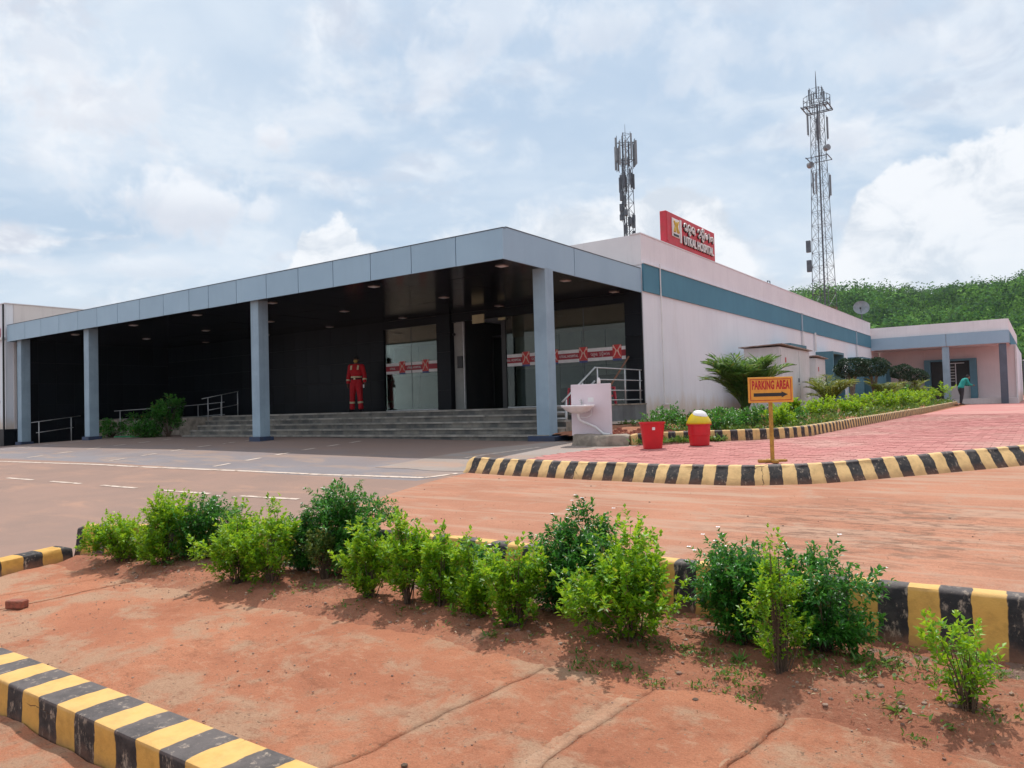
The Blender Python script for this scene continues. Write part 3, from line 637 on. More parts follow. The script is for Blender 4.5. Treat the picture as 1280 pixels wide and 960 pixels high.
# glass and what is behind it
GL = [(-16.74, -15.66), (-15.65, -14.57), (-12.09, -10.87), (-10.86, -9.64), (-9.63, -8.43)]
def label_text(s, size, m_, parent, loc, rot, sx=1, ext=.002, name='lettering', bold=0, spacing=1):
    c = bpy.data.curves.new('t', 'FONT'); c.body = s; c.size = size; c.extrude = ext; c.offset = bold; c.align_x = 'CENTER'; c.align_y = 'CENTER'; c.resolution_u = 3; c.space_character = spacing
    o = bpy.data.objects.new('t', c); C.objects.link(o); dg = bpy.context.evaluated_depsgraph_get()
    me = bpy.data.meshes.new_from_object(o.evaluated_get(dg)); bpy.data.objects.remove(o)
    me.materials.clear(); me.materials.append(m_)
    mt = Matrix.Translation(loc) @ Euler(rot).to_matrix().to_4x4() @ Matrix.Diagonal((sx, 1, 1, 1)); me.transform(mt)
    return link(name, me, parent)
# Odia words as pen strokes in a unit box per letter
def arc(cx, cy, r, a0, a1, n=9, ry=None): ry = ry or r; return [(cx+r*math.cos(R(a0+(a1-a0)*i/n)), cy+ry*math.sin(R(a0+(a1-a0)*i/n))) for i in range(n+1)]
OD = {
 'u': [arc(.45, .62, .34, 200, -50)+[(.62, .30), (.42, .22), (.30, .34), (.42, .46)], [(.79, .62), (.80, .1)]],
 'tk': [arc(.45, .60, .36, 250, -40)+[(.55, .34), (.42, .40), (.44, .56), (.58, .58)], arc(.50, .02, .20, 110, 400)],
 'l': [arc(.42, .58, .34, 300, 0)+[(.78, .1)], arc(.42, .42, .15, 0, 330)],
 'h': [arc(.45, .66, .32, 190, 0)+[(.77, .45), (.50, .36), (.30, .22), (.52, .06), (.76, .16)]],
 'sp': [arc(.42, .62, .33, 230, -10)+[(.76, .12)], [(.12, .62), (.2, .3), (.44, .28), (.5, .5)], arc(.45, .0, .2, 100, 380), arc(.5, 1.0, .24, 190, -20)],
 't': [arc(.46, .60, .34, 120, 400)+[(.62, .5)], arc(.45, .55, .13, 0, 330)],
 'aa': [[(.3, .95), (.34, .1)], arc(.12, .84, .16, 0, 90)],
 'la': [arc(.30, .52, .22, 20, 330)+[(.52, .62)]+arc(.66, .6, .18, 150, -20)+[(.84, .1)]]}
def odia(width, height, m_, parent, place, rad, name='lettering'):
    seq = ['u', 'tk', 'l', None, 'h', 'sp', 't', 'aa', 'la']; wd = [1, 1, 1, .5, 1, 1, 1, .5, 1]; tot = sum(wd); x = 0; o = MB()
    for s_, w in zip(seq, wd):
        if s_:
            for st in OD[s_]: o.tube([place((x+px_)/tot*width-width/2, (py_-.5)*height) for px_, py_ in st], rad, 5)
        x += w
    return o.obj(name, m_, parent)
decal_x = {0: [(-16.04, 0)], 1: [(-15.09, 1)], 2: [(-11.45, 0)], 3: [(-10.50, 1), ], 4: [(-9.66+.0, 0), (-8.69, 1)]}
for gi, (a, c) in enumerate(GL):
    g_ = MB().box((a+.006, FY+.03, -.03), (c-.006, FY+.042, 2.495)).obj('glass_pane', M['glass'], H)
    z0, z1 = 1.10, 1.43
    st = MB().box((a+.012, FY+.026, z0), (c-.012, FY+.0285, z1)).obj('decal_strip', M['decalwhite'], H)
    cube_part('red_stripe', (a+.013, FY+.024, z0+.085), (c-.013, FY+.0255, z1-.09), M['decalred'], st)
lgx = [-16.04, -15.09, -11.45, -10.55, -9.66, -8.69]
for x in lgx:
    w = .125; q = MB().box((x-w, FY+.020, 1.13), (x+w, FY+.0235, 1.475)).obj('decal_logo', M['decalred2'], H)
    cube_part('decal_caption', (x-w, FY+.0205, 1.075), (x+w, FY+.0232, 1.128), M['decalblue'], q)
    o = MB(); yy = FY+.017
    for s_ in ([(-.10, .03), (-.05, .12), (0, .20), (.05, .12), (.10, .03)], [(-.09, .30), (-.03, .20), (-.06, .08)], [(.09, .30), (.03, .20), (.06, .08)], [(-.10, .33), (-.10, .25)], [(.10, .33), (.10, .25)]):
        o.tube([(x+u_, yy, 1.14+v_) for u_, v_ in s_], .011, 5)
    o.obj('emblem', M['orange'], q)
mids = [(-15.56, 0), (-16.45, 1), (-11.9, 0), (-11.0, 1), (-10.1, 0), (-9.17, 1), (-14.76, 1)]
for x, k in mids:
    if k == 0: label_text('UTKAL HOSPITAL', .088, M['letter'], H, (x, FY+.0225, 1.262), (R(90), 0, 0), sx=.82, ext=.0008, bold=.001)
    elif x not in (-14.76, -16.45): odia(.55, .085, M['letter'], H, lambda u_, v_, x=x: (x+u_, FY+.021, 1.262+v_), .0042)
label_text('UTKAL', .088, M['letter'], H, (-16.45, FY+.0225, 1.262), (R(90), 0, 0), sx=.82, ext=.0008, bold=.001)
hb('glass_rail', (-16.75, FY+.01, -.04), (-14.57, FY+.07, -.012), M['steel']); hb('glass_rail', (-12.09, FY+.01, -.04), (-8.43, FY+.07, -.012), M['steel'])
for x in (-15.655, -10.865, -9.635): hb('glass_joint', (x-.006, FY+.028, -.01), (x+.006, FY+.046, 2.49), M['galv'])
# hall behind the glass
hb('hall_floor', (-17.5, FY+.25, -.2), (-8.21, 23, -.045), M['tilegrey']); hb('hall_ceiling', (-17.5, FY+.26, 2.56), (-8.21, 23, 2.7), M['wall']); hb('hall_wall', (-17.5, 23, -.2), (-8.21, 23.1, 2.7), M['dark']); hb('hall_wall', (-17.6, FY+.26, -.2), (-17.5, 23, 2.7), M['dark'])
hb('inner_bulkhead', (-17.4, 17.24, 1.93), (-14.5, 17.34, 2.55), M['bulk']); hb('inner_bulkhead', (-12.11, 17.24, 1.93), (-8.3, 17.34, 2.55), M['bulk'])
for a, c, zb in ((-17.4, -16.73, .01), (-16.70, -15.67, .01), (-15.64, -14.6, .01), (-12.02, -11.3, .02), (-11.27, -10.6, .02), (-10.57, -9.9, .45), (-9.87, -9.2, .75), (-9.17, -8.5, .75)):
    MB().box((a, 17.25, 1.02), (c, 17.262, 1.925)).obj('window_blind', M['blind'], H)
    if zb < .9: MB().box((a, 17.256, zb), (c, 17.268, 1.015)).obj('window_film', M['blindlow'], H)
# entrance recess
hb('entrance_side_panel', (-14.02, FY+.10, -.04), (-13.66, FY+.16, 2.49), M['blind']); cube_part('notice_board', (-13.90, FY+.07, 1.15), (-13.70, FY+.095, 1.50), M['frame'], H)
hb('entrance_trim', (-13.655, FY+.06, -.04), (-13.63, FY+.12, 2.49), M['steel'])
hb('entrance_wall', (-13.63, 18.9, -.04), (-12.2, 19.0, 2.55), M['dark'])
hb('entrance_wall', (-13.7, FY+.17, -.04), (-13.655, 18.9, 2.55), M['dark']); hb('entrance_wall', (-12.2, FY+.17, -.04), (-12.12, 18.9, 2.55), M['dark'])
for a, c in ((-13.60, -12.92), (-12.90, -12.24)):
    dr = hb('entrance_door', (a, 18.3, -.03), (c, 18.34, 2.15), M['glass'])
    hx = c-.10 if a < -13 else a+.10
    MB().tube([(hx, 18.25, .75), (hx, 18.25, 1.35)], .014, 6).obj('door_handle', M['steel'], dr)
    MB().box((a, 18.285, -.03), (a+.05, 18.299, 2.15)).box((c-.05, 18.285, -.03), (c, 18.299, 2.15)).box((a+.051, 18.285, 2.08), (c-.051, 18.299, 2.15)).obj('door_frame', M['frame'], dr)
hb('entrance_mullion', (-12.24, FY+.0, -.04), (-12.10, FY+.18, 2.42), M['frame']); hb('door_sensor', (-12.30, FY-.05, 2.40), (-12.08, FY-.005, 2.47), M['cream'])
hb('ceiling_sign', (-12.98, FY-.35, 2.34), (-12.58, FY-.31, 2.58), M['cream'])
MB().lathe([(.03, 0), (.05, .03), (.05, .06), (.02, .08)], (-13.95, FY+.02, 2.1), 10).obj('wall_camera', M['frame'], H)
# roof sign
sg = thing('roof_sign', 'red rooftop sign with white raised lettering and a yellow emblem standing on the white parapet', 'sign', (SX, 18.5, 4.186))
sg.location = (0, 0, 0)
MB().box((SX-.16, 18.48, 4.188), (SX+.02, 22.05, 5.05)).obj('sign_board', M['red'], sg, bevel=.01)
MB().box((SX+.021, 18.50, 4.25), (SX+.04, 18.62, 5.02)).obj('sign_edge', M['red'], sg)
MB().box((SX+.021, 18.82, 4.42), (SX+.05, 19.30, 4.92)).obj('emblem_panel', M['letter'], sg, bevel=.008)
o = MB(); fx = SX+.056
for s_ in ([(.08, .12), (.16, .24), (.24, .38), (.32, .24), (.40, .12)], [(.10, .42), (.19, .28), (.16, .12)], [(.38, .42), (.29, .28), (.32, .12)]): o.tube([(fx, 18.82+u_, 4.43+v_) for u_, v_ in s_], .030, 5)
o.obj('emblem', M['yellow'], sg)
MB().box((SX+.051, 18.88, 4.44), (SX+.056, 19.24, 4.50)).obj('emblem_caption', M['black'], sg)
MB().box((SX+.021, 19.36, 4.32), (SX+.045, 19.46, 4.95)).obj('divider', M['letter'], sg)
odia(2.3, .26, M['letter'], sg, lambda u_, v_: (SX+.06, 20.72+u_, 4.79+v_), .020)
odia(2.3, .26, M['black'], sg, lambda u_, v_: (SX+.035, 20.70+u_, 4.765+v_), .019, 'letter_side')
label_text('UTKAL HOSPITAL', .33, M['letter'], sg, (SX+.06, 20.70, 4.42), (R(90), 0, R(90)), sx=.86, ext=.012, bold=.006)
label_text('UTKAL HOSPITAL', .33, M['black'], sg, (SX+.030, 20.68, 4.405), (R(90), 0, R(90)), sx=.86, ext=.012, bold=.006, name='letter_side')
# ================================================================== far porch wing
Wg = thing('porch_building', 'far single storey wing with a pale fascia, two columns and a pink porch wall', 'building')
def wb(name, a, b_, m_, **k): return cube_part(name, a, b_, m_, Wg, **k)
for a, c in ((-7.94, -4.22), (-4.20, -1.36)): wb('fascia_panel', (a, 46.80, 2.60), (c, 46.85, 3.25), M['fascia'])
wb('fascia_panel', (-1.40, 46.86, 2.60), (-1.355, 47.6, 3.25), M['fascia']); wb('teal_band', (-1.40, 47.61, 2.62), (-1.35, 62, 3.25), M['teal'])
wb('parapet', (-7.94, 46.90, 3.26), (-1.36, 47.10, 3.86), M['wall2']); wb('parapet', (-1.56, 47.11, 3.262), (-1.352, 62, 3.858), M['wall2'])
wb('roof', (-7.9, 47.11, 3.3), (-1.57, 62, 3.5), M['concrete'])
for i in range(6): wb('soffit_panel', (-7.93+i*1.09, 46.86, 2.58), (-7.93+(i+1)*1.09-.005, 49.28, 2.60), M['pinkwall'])
for x in (-4.43, -1.83): 
    c_ = MB().box((x, 46.88, -.62), (x+.33, 47.22, 2.578)).obj('column', M['column'] if x < -3 else M['slate'], Wg, bevel=.01)
wb('back_wall', (-7.94, 49.3, -.62), (-5.56, 49.5, 2.62), M['pinkwall']); wb('back_wall', (-2.98, 49.3, -.62), (-1.14, 49.5, 2.62), M['pinkwall']); wb('back_wall', (-5.555, 49.3, 1.98), (-2.985, 49.5, 2.62), M['pinkwall'])
wb('side_wall', (-1.34, 49.51, -.62), (-1.14, 62, 2.62), M['wall']); wb('white_corner', (-1.2, 49.25, -.55), (-1.12, 49.299, 2.6), M['white'])
wb('porch_floor', (-7.94, 47.5, -.7), (-1.1, 49.29, -.27), M['wallL'])
wb('dark_window', (-5.54, 49.42, -.27), (-3.0, 49.44, 1.97), M['dark'])
for a, c in ((-5.55, -5.25), (-3.32, -2.99)): wb('window_hood', (a, 48.95, -.265), (c, 49.41, 1.975), M['tealhood'])
wb('window_hood', (-5.24, 48.96, 1.86), (-3.33, 49.40, 1.972), M['tealhood'])
wb('counter_panel', (-4.5, 49.3, -.265), (-3.33, 49.35, .45), M['wallL'])
for x in (-4.52, -4.05): wb('window_frame', (x, 49.36, .0), (x+.04, 49.40, 1.75), M['white'])
wb('window_frame', (-4.56, 49.355, 1.72), (-3.6, 49.41, 1.76), M['white'])
for k in range(6): wb('louvre', (-4.45, 49.37, .7+k*.16), (-4.08, 49.39, .76+k*.16), M['blind'])
# small teal yard wall beyond the porch
tw_ = thing('yard_wall', 'teal boundary wall just right of the far porch wing', 'wall')
for i in range(5): cube_part('wall_panel', (-1.0+i*1.62, 58, -.62), (-1.0+i*1.62+1.60, 58.15, 2.0), M['tealhood'], tw_)
cube_part('wall_cap', (-1.02, 57.97, 2.001), (7.1, 58.18, 2.06), M['white'], tw_)
for i in range(6): cube_part('wall_post', (-1.02+i*1.62, 57.95, -.62), (-.90+i*1.62, 57.999, 2.0), M['galv'], tw_)
# left block
LB = thing('side_block', 'plain beige block with a black stone base at the left end of the canopy', 'building')
def lb(name, a, b_, m_, **k): return cube_part(name, a, b_, m_, LB, **k)
lb('front_wall', (-48, 11.1, -.30), (-29.13, 11.35, 4.03), M['wall']); lb('side_wall', (-29.35, 11.352, -.3), (-29.10, 40, 4.028), M['wallL'])
for j in range(5):
    for i in range(9): MB().box((-28.984, 11.45+i*.605, -.94+j*.735), (-28.96, 12.05+i*.605, min(-.945+(j+1)*.735, 2.73))).obj('stone_tile', M['stone'], H)
hb('inner_end_wall', (-29.06, 11.42, -.95), (-28.985, FY-.005, 2.798), M['seam'])
lb('stone_base', (-48, 11.02, -1.3), (-29.11, 11.36, -.302), M['stone']); lb('stone_base', (-29.4, 11.361, -1.3), (-29.09, 40, -.302), M['stone'])
lb('roof', (-48, 11.36, 3.6), (-29.36, 40, 3.8), M['concrete']); lb('coping', (-48, 11.07, 4.032), (-29.07, 11.38, 4.06), M['parapet']); lb('coping', (-29.38, 11.381, 4.032), (-29.07, 40, 4.06), M['parapet'])
lb('corner_pipe', (-29.12, 11.0, -.3), (-29.07, 11.05, 4.0), M['frame']); lb('sign_panel', (-33, 11.03, 2.9), (-29.5, 11.09, 3.2), M['red']); lb('ledge', (-48, 10.98, 2.78), (-29.12, 11.09, 2.86), M['white'])
lb('blue_notice', (-32, 11.06, .62), (-29.6, 11.09, .70), M['decalblue'])
# ================================================================== plants
rg = np.random.default_rng(11)
def unit(a): return a/np.maximum(np.linalg.norm(a, axis=-1, keepdims=True), 1e-9)
class Leaves:
    def __init__(s): s.P = []; s.D = []; s.L = []; s.W = []; s.T = []; s.N = []
    def add(s, P, D, L, W_, T, N=None): s.N.append(np.tile([0, 0, 1.], (len(P), 1)) if N is None else N); s.P.append(P); s.D.append(D); s.L.append(L); s.W.append(W_); s.T.append(T)
    def mesh(s, name, m_, fold=.25, droop=.15, simple=False):
        P = np.concatenate(s.P); D = unit(np.concatenate(s.D)); L = np.concatenate(s.L)[:, None]; W_ = np.concatenate(s.W)[:, None]; T = np.clip(np.concatenate(s.T), 0, 1)
        n = len(P); ref = np.concatenate(s.N) + rg.normal(0, .35, (n, 3)); side = unit(np.cross(D, ref)); up = unit(np.cross(side, D))
        B = P; M_ = P+D*L*.5; Tp = P+D*L - up*L*droop
        Lf = M_+side*W_*.5+up*W_*fold - D*L*.04; Rr = M_-side*W_*.5+up*W_*fold - D*L*.04
        if simple:
            V = np.stack([B, Rr, Tp, Lf], 1).reshape(-1, 3); k = 4; F = np.array([[0, 1, 2, 3]])
        else:
            V = np.stack([B, Rr, Tp, Lf, M_], 1).reshape(-1, 3); k = 5; F = np.array([[0, 1, 4], [1, 2, 4], [0, 4, 3], [4, 2, 3]])
        Fs = (F[None]+(np.arange(n)*k)[:, None, None]).reshape(-1, F.shape[1])
        me = bpy.data.meshes.new(name); nv, nf_, c = len(V), len(Fs), F.shape[1]
        me.vertices.add(nv); me.vertices.foreach_set('co', V.astype(np.float32).ravel())
        me.loops.add(nf_*c); me.loops.foreach_set('vertex_index', Fs.astype(np.int32).ravel())
        me.polygons.add(nf_); me.polygons.foreach_set('loop_start', np.arange(0, nf_*c, c, dtype=np.int32)); me.polygons.foreach_set('loop_total', np.full(nf_, c, dtype=np.int32))
        at = me.attributes.new('tint', 'FLOAT', 'POINT'); at.data.foreach_set('value', np.repeat(T, k).astype(np.float32))
        me.materials.append(m_); me.update(calc_edges=True); me.validate()
        return me
def shrub(name, label, cat, loc, w, h, kind, group=None, seed=0, flowers=0, skew=(0, 0), sc=1., n=None):
    g = np.random.default_rng(seed+100)
    root = thing(name, label, cat, loc, 0, group)
    P = dict(L=(230, 15, .037, .0185, 'leafL'), D=(430, 15, .038, .0145, 'leafD'), S=(150, 13, .026, .012, 'leafS'), N=(170, 13, .024, .0125, 'leafL'), T=(75, 13, .034, .0145, 'leafL'), H=(150, 12, .045, .02, 'leafD'), G=(110, 12, .05, .022, 'leafL'), V=(110, 12, .05, .022, 'leafD'))[kind]
    nt_, nl, ll, lw, mt = P; nt_ = int((n or nt_)); ll *= sc; lw *= sc
    st = MB(); lv = Leaves(); tips = []
    ns = {'L': 7, 'D': 9, 'S': 5, 'N': 3, 'T': 4, 'H': 8, 'G': 7, 'V': 7}[kind]
    # sub-crowns: uneven outline
    sub = []
    for k in range(ns):
        a = 2*math.pi*(k+g.uniform(-.3, .3))/ns; rr = g.uniform(.25, .75)
        top = h*(1-.32*rr**1.5)*g.uniform(.80, 1.0)
        sub.append((w*rr*math.cos(a)+skew[0]*w, w*rr*.85*math.sin(a)+skew[1]*w, top))
    sub[0] = (skew[0]*w, skew[1]*w, h*.97)
    low = {'L': .10, 'D': .10, 'S': .40, 'N': .10, 'T': .14, 'H': .1, 'G': .1, 'V': .1}[kind]
    clumps = []; nc = max(6, nt_//(10 if kind in 'LNTSG' else 15))
    for i in range(nt_+nc):
        cx, cy, top = sub[i % ns]; bx, by = g.normal(0, .012, 2)
        t = g.uniform(0, 1)**.9
        zc = h*low+(top-h*low)*t
        prof = math.sin(math.pi*min(1, max(0, (zc/h-low*.6)/(1.08-low*.6)))**.75)
        rad = w*(.50 if kind in 'LDSHG' else .6)*(.45+.55*prof)*math.sqrt(g.uniform(.10, 1))
        a = g.uniform(0, 2*math.pi); f = min(1, .25+zc/h*1.6)
        tip = np.array([cx*f+rad*math.cos(a), cy*f+rad*math.sin(a), zc])
        if i < nc: clumps.append((tip, a, t)); continue
        if g.uniform() < .86:
            c0, a, t = clumps[g.integers(nc)]; tip = c0+g.normal(0, .20*w, 3)*[1, 1, .8]; tip[2] = max(.02*h, min(tip[2], h*1.02)); t = tip[2]/h; a = math.atan2(tip[1], tip[0]) if g.uniform() < .6 else a
        out = np.array([math.cos(a)*.55, math.sin(a)*.55, .75+.5*t])+g.normal(0, .25, 3)
        if kind in 'DH': out = np.array([math.cos(a)*.8, math.sin(a)*.8, .45+.3*t])+g.normal(0, .3, 3)
        out /= np.linalg.norm(out); sl_ = g.uniform(.05, .10)*sc*(1.4 if t > .85 and kind in 'LN' else 1)
        if kind in 'LN' and i-nc < 4: tip = np.array([cx*.75, cy*.75, h*g.uniform(.93, 1.05)]); out = unit(np.array([g.normal(0, .2), g.normal(0, .2), 1.])); sl_ = .10
        tips.append((tip, out, sl_, t))
        if i-nc < 26 or (kind in 'NTS' and i-nc < 34):
            mid = np.array([tip[0]*.45+bx, tip[1]*.45+by, tip[2]*.5]); st.tube([(bx, by, -.03), tuple(mid), tuple(tip)], [.0042*sc, .0028*sc, .0013*sc], 4, cap=False)
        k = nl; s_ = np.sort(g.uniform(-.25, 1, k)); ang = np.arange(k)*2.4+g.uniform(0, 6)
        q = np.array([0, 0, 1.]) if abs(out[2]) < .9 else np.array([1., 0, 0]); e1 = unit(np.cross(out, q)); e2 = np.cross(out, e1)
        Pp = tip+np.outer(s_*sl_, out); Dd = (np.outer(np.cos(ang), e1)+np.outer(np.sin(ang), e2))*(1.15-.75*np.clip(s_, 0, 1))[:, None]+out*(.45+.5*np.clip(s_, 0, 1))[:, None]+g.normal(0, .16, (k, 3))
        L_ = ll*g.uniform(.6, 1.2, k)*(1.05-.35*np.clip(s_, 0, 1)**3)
        leaf_tint = .30*t+.38*np.clip(s_, 0, 1)+g.normal(0, .13, k)+g.uniform(-.1, .15)  # leaf pigment: new growth paler at shoot tips, and paler higher in the plant
        if kind in 'DH': leaf_tint = .22+.22*np.clip(s_, 0, 1)+g.normal(0, .16, k)
        lv.add(Pp, Dd, L_, lw*g.uniform(.8, 1.2, k), leaf_tint)
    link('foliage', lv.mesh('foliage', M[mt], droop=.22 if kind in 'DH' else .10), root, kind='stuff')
    st.obj('stems', M['stem'], root)
    if flowers:
        hi = sorted(tips, key=lambda q: -(q[0][2]+.5*np.hypot(q[0][0], q[0][1])))[:int(flowers*1.8)]
        g.shuffle(hi)
        for tip, out, sl_, t in hi[:flowers]:
            c = tip+out*sl_*1.15; mb = MB(); r_ = .013*sc
            for k in range(5):
                a = 2*math.pi*k/5; q = np.array([math.cos(a), math.sin(a), .25]); s2 = np.array([-math.sin(a), math.cos(a), 0])*.45
                mb.add([c, c+(q*.55-s2)*r_, c+q*r_*1.1, c+(q*.55+s2)*r_], [(0, 1, 2, 3)])
            mb.obj('flower', M['flower'], root)
    return root
B = [(-6.33, 3.25, 0.40, 0.21, 'L'), (-5.81, 3.34, 0.57, 0.23, 'L'), (-5.67, 3.60, 0.53, 0.26, 'D'), (-4.75, 3.27, 0.59, 0.22, 'L'), (-4.44, 3.33, 0.61, 0.18, 'L'), (-4.56, 3.68, 0.47, 0.15, 'D'), (-4.16, 3.80, 0.62, 0.32, 'D'), (-4.20, 3.60, 0.35, 0.15, 'S'), (-3.51, 3.37, 0.52, 0.17, 'L'), (-3.23, 3.41, 0.55, 0.16, 'L'), (-2.98, 3.43, 0.48, 0.13, 'L'), (-2.71, 3.40, 0.46, 0.16, 'L'), (-2.39, 3.36, 0.46, 0.17, 'L'), (-3.02, 3.72, 0.27, 0.22, 'D'), (-2.33, 3.70, 0.49, 0.19, 'D'), (-2.10, 3.72, 0.64, 0.22, 'D'), (-1.72, 3.41, 0.65, 0.27, 'L'), (-1.26, 3.66, 0.53, 0.23, 'D'), (-0.98, 3.37, 0.56, 0.12, 'N'), (-0.89, 3.72, 0.48, 0.20, 'D'), (-0.28, 3.31, 0.34, 0.15, 'T')]
LBL = ['low bright green shrub beside the end block of the striped kerb, leftmost of the bed', 'bright green shrub second from the left end of the planting bed', 'rounded dark green shrub behind the two leftmost bright shrubs',
 'broad bright green shrub left of its taller twin, left part of the bed', 'bright green shrub standing against a broad twin, in front of a dark one', 'slim dark green bush with white flowers right of the twin bright shrubs',
 'largest dark green bush with white flowers, left of the bed centre against the kerb', 'small dull green shrub on a bare woody stem below the large dark bush', 'tall bright green shrub on a dark stem in front of the large dark bush',
 'bright green shrub with a long shoot beside the exposed kerb top', 'narrow bright green shrub in front of the exposed kerb top', 'yellowish green shrub in the middle of the bed, between two narrow ones',
 'small bright green mid-bed shrub with a low weed at its foot', 'low dark green bush hidden behind the middle bright shrubs', 'dark green bush left of the tallest dark one near the bed centre', 'tallest dark green bush behind the biggest bright shrub',
 'biggest bright green shrub right of the bed centre, leaning shoots on its left', 'broad dark green bush with white flowers against the kerb, left of the pair at right', 'narrow upright yellow green shrub between two dark flowering bushes', 'dark green flowering bush right of the narrow yellow green shrub', 'small sparse bright green shrub alone at the right end of the bed']
for i, ((x, y, h, w, k), lb_) in enumerate(zip(B, LBL)):
    nm = {'L': 'bright_shrub', 'D': 'flowering_bush', 'S': 'dull_shrub', 'N': 'upright_shrub', 'T': 'small_shrub'}[k]
    n = {'L': int(195*(w/.17)**1.35), 'D': int(360*(w/.2)**1.5)}.get(k)
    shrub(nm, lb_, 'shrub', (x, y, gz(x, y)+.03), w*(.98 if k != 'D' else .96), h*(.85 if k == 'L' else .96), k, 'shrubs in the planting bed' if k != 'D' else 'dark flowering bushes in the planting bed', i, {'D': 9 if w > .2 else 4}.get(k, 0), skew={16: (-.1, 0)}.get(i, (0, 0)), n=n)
# plants under the canopy, at the left of the steps
shrub('leafy_shrub', 'tall leafy green shrub left of the entrance steps under the canopy', 'shrub', (-21.9, 12.75, -.68), .42, 1.34, 'V', None, 40, sc=2.2, n=170)
shrub('dark_shrub', 'upright dark shrub left of the leafy one, behind the green mat', 'shrub', (-24.2, 13.3, -.68), .45, 1.0, 'H', None, 41, sc=2.4, n=90)
shrub('low_shrub', 'low spreading dark shrub directly left of the entrance steps', 'shrub', (-22.3, 12.3, -.68), .50, .50, 'H', None, 42, sc=2.2, n=120)
shrub('low_shrub', 'low dark shrub right behind the second column from the left', 'shrub', (-25.0, 12.6, -.68), .62, .5, 'H', None, 43, sc=2.2, n=100)
o = MB().box((-24.3, 12.3, -.68), (-22.9, 12.7, -.60)).obj('turf_mat', M['turf'], bevel=.02); tag(o, 'bright green artificial turf mat between the low shrubs under the canopy', 'mat')
# ---- planter beside the side wall
def plh(x, y):
    e = min(1, max(0, (x+7.9)/4.3)); near = min(1, max(0, (y-11.9)/2.0))
    return .10+.10*near*(1-e)+.12*min(1, max(0, (y-16)/4))*(1-e)+.03*noise.noise(Vector((x*2, y*2, 0)))+.02*noise.noise(Vector((x*8, y*8, 0)))
lump('planter_soil', [(-7.93, 12.6), (-7.0, 12.2), (-6.8, 11.9), (-5.8, 11.7), (-5.3, 12.1), (-4.3, 12.75), (-3.78, 13.3), (-3.54, 14.3), (-3.48, 16), (-3.46, 44.2), (-7.93, 47)], 11.5, 47, -7.95, -3.4, .12, plh, M['bed'])
def pz(x, y): return gz(x, y)+plh(x, y)
mb = MB()
for i in range(150):
    x = random.uniform(-6.9, -5.2); y = random.uniform(11.9, 13.4); s_ = random.uniform(.02, .06); z = pz(x, y)
    mb.box((x-s_, y-s_*.7, z-.01), (x+s_, y+s_*.7, z+s_), taper=s_*.35)
mb.obj('rubble', M['brick'], kind='stuff')
# ground-cover and shrubs
def carpet(name, pts, m_, ll, lw, upb=.8, nl=7, hgt=.08, tint=(.3, .2)):
    lv = Leaves(); g = np.random.default_rng(5)
    for x, y, z, s_ in pts:
        k = nl; D_ = g.normal(0, 1, (k, 3)); D_[:, 2] = abs(D_[:, 2])+upb; Pp = np.array([x, y, z])+g.normal(0, 1, (k, 3))*[hgt*.6*s_, hgt*.6*s_, 0]+np.outer(g.uniform(0, hgt*s_, k), [0, 0, 1])
        lv.add(Pp, D_, ll*s_*g.uniform(.6, 1.2, k), lw*s_*g.uniform(.7, 1.2, k), g.normal(tint[0], tint[1], k))
    return link(name, lv.mesh(name, m_, simple=True), kind='stuff')
pts = []
for i in range(2300):
    x = random.uniform(-7.7, -3.7); y = 13.2+31*random.random()**1.5
    if x > -4.2 and y < 14: continue
    if noise.noise(Vector((x*.9, y*.5, 2))) < -.25 or (x < -5.9 and y < 15): continue
    pts.append((x, y, pz(x, y), random.uniform(.8, 1.9)*(1+.03*(y-13))))
carpet('ground_cover', pts, M['grass'], .055, .022, .6, 8, .045, (.25, .22))
plist = [('hedge_shrub', 'low dark hedge shrub behind the plain red bin', -6.15, 13.9, .55, .42, 'H'), ('hedge_shrub', 'low dark hedge shrub just left of the palm foot', -5.6, 14.2, .60, .45, 'H'),
 ('hedge_shrub', 'dark shrub right behind the yellow lidded bin', -4.9, 13.6, .42, .42, 'H'), ('hedge_shrub', 'dark shrub under the palm, behind the kerb bend', -4.6, 14.6, .45, .38, 'H'), ('hedge_shrub', 'green shrub left of the parking sign post in the planter', -4.25, 15.2, .38, .36, 'G'), ('hedge_shrub', 'dark shrub right of the parking sign post in the planter', -4.7, 17.2, .45, .32, 'H'),
 ('hedge_shrub', 'slim green plant in front of the large cabinet', -5.2, 19.5, .25, .55, 'G'), ('hedge_shrub', 'bushy green shrub in front of the small cabinet', -4.9, 21.0, .45, .42, 'G'), ('hedge_shrub', 'light green shrub at the kerb beyond the small cabinet', -4.4, 22.6, .45, .38, 'G'),
 ('hedge_shrub', 'green shrub below the first topiary tree', -4.8, 26.0, .55, .45, 'G'), ('hedge_shrub', 'green shrub between the topiary trees', -4.6, 29.5, .65, .55, 'G'), ('hedge_shrub', 'yellow green shrub near the far kerb end', -4.5, 33.5, .7, .55, 'G'), ('hedge_shrub', 'broad green shrub close to the far porch', -4.6, 37.5, .8, .7, 'G'), ('hedge_shrub', 'last green shrub before the porch column', -4.4, 41.5, .9, .9, 'G'), ('hedge_shrub', 'dark shrub under the second far topiary', -5.6, 39.5, .9, .9, 'H')]
for i, (nm, lb_, x, y, w, h, k) in enumerate(plist): shrub(nm, lb_, 'shrub', (x, y, pz(x, y)-.02), w, h, k, 'shrubs in the planter beside the white wall', 60+i, sc=1.5+.03*(y-13), n=110)
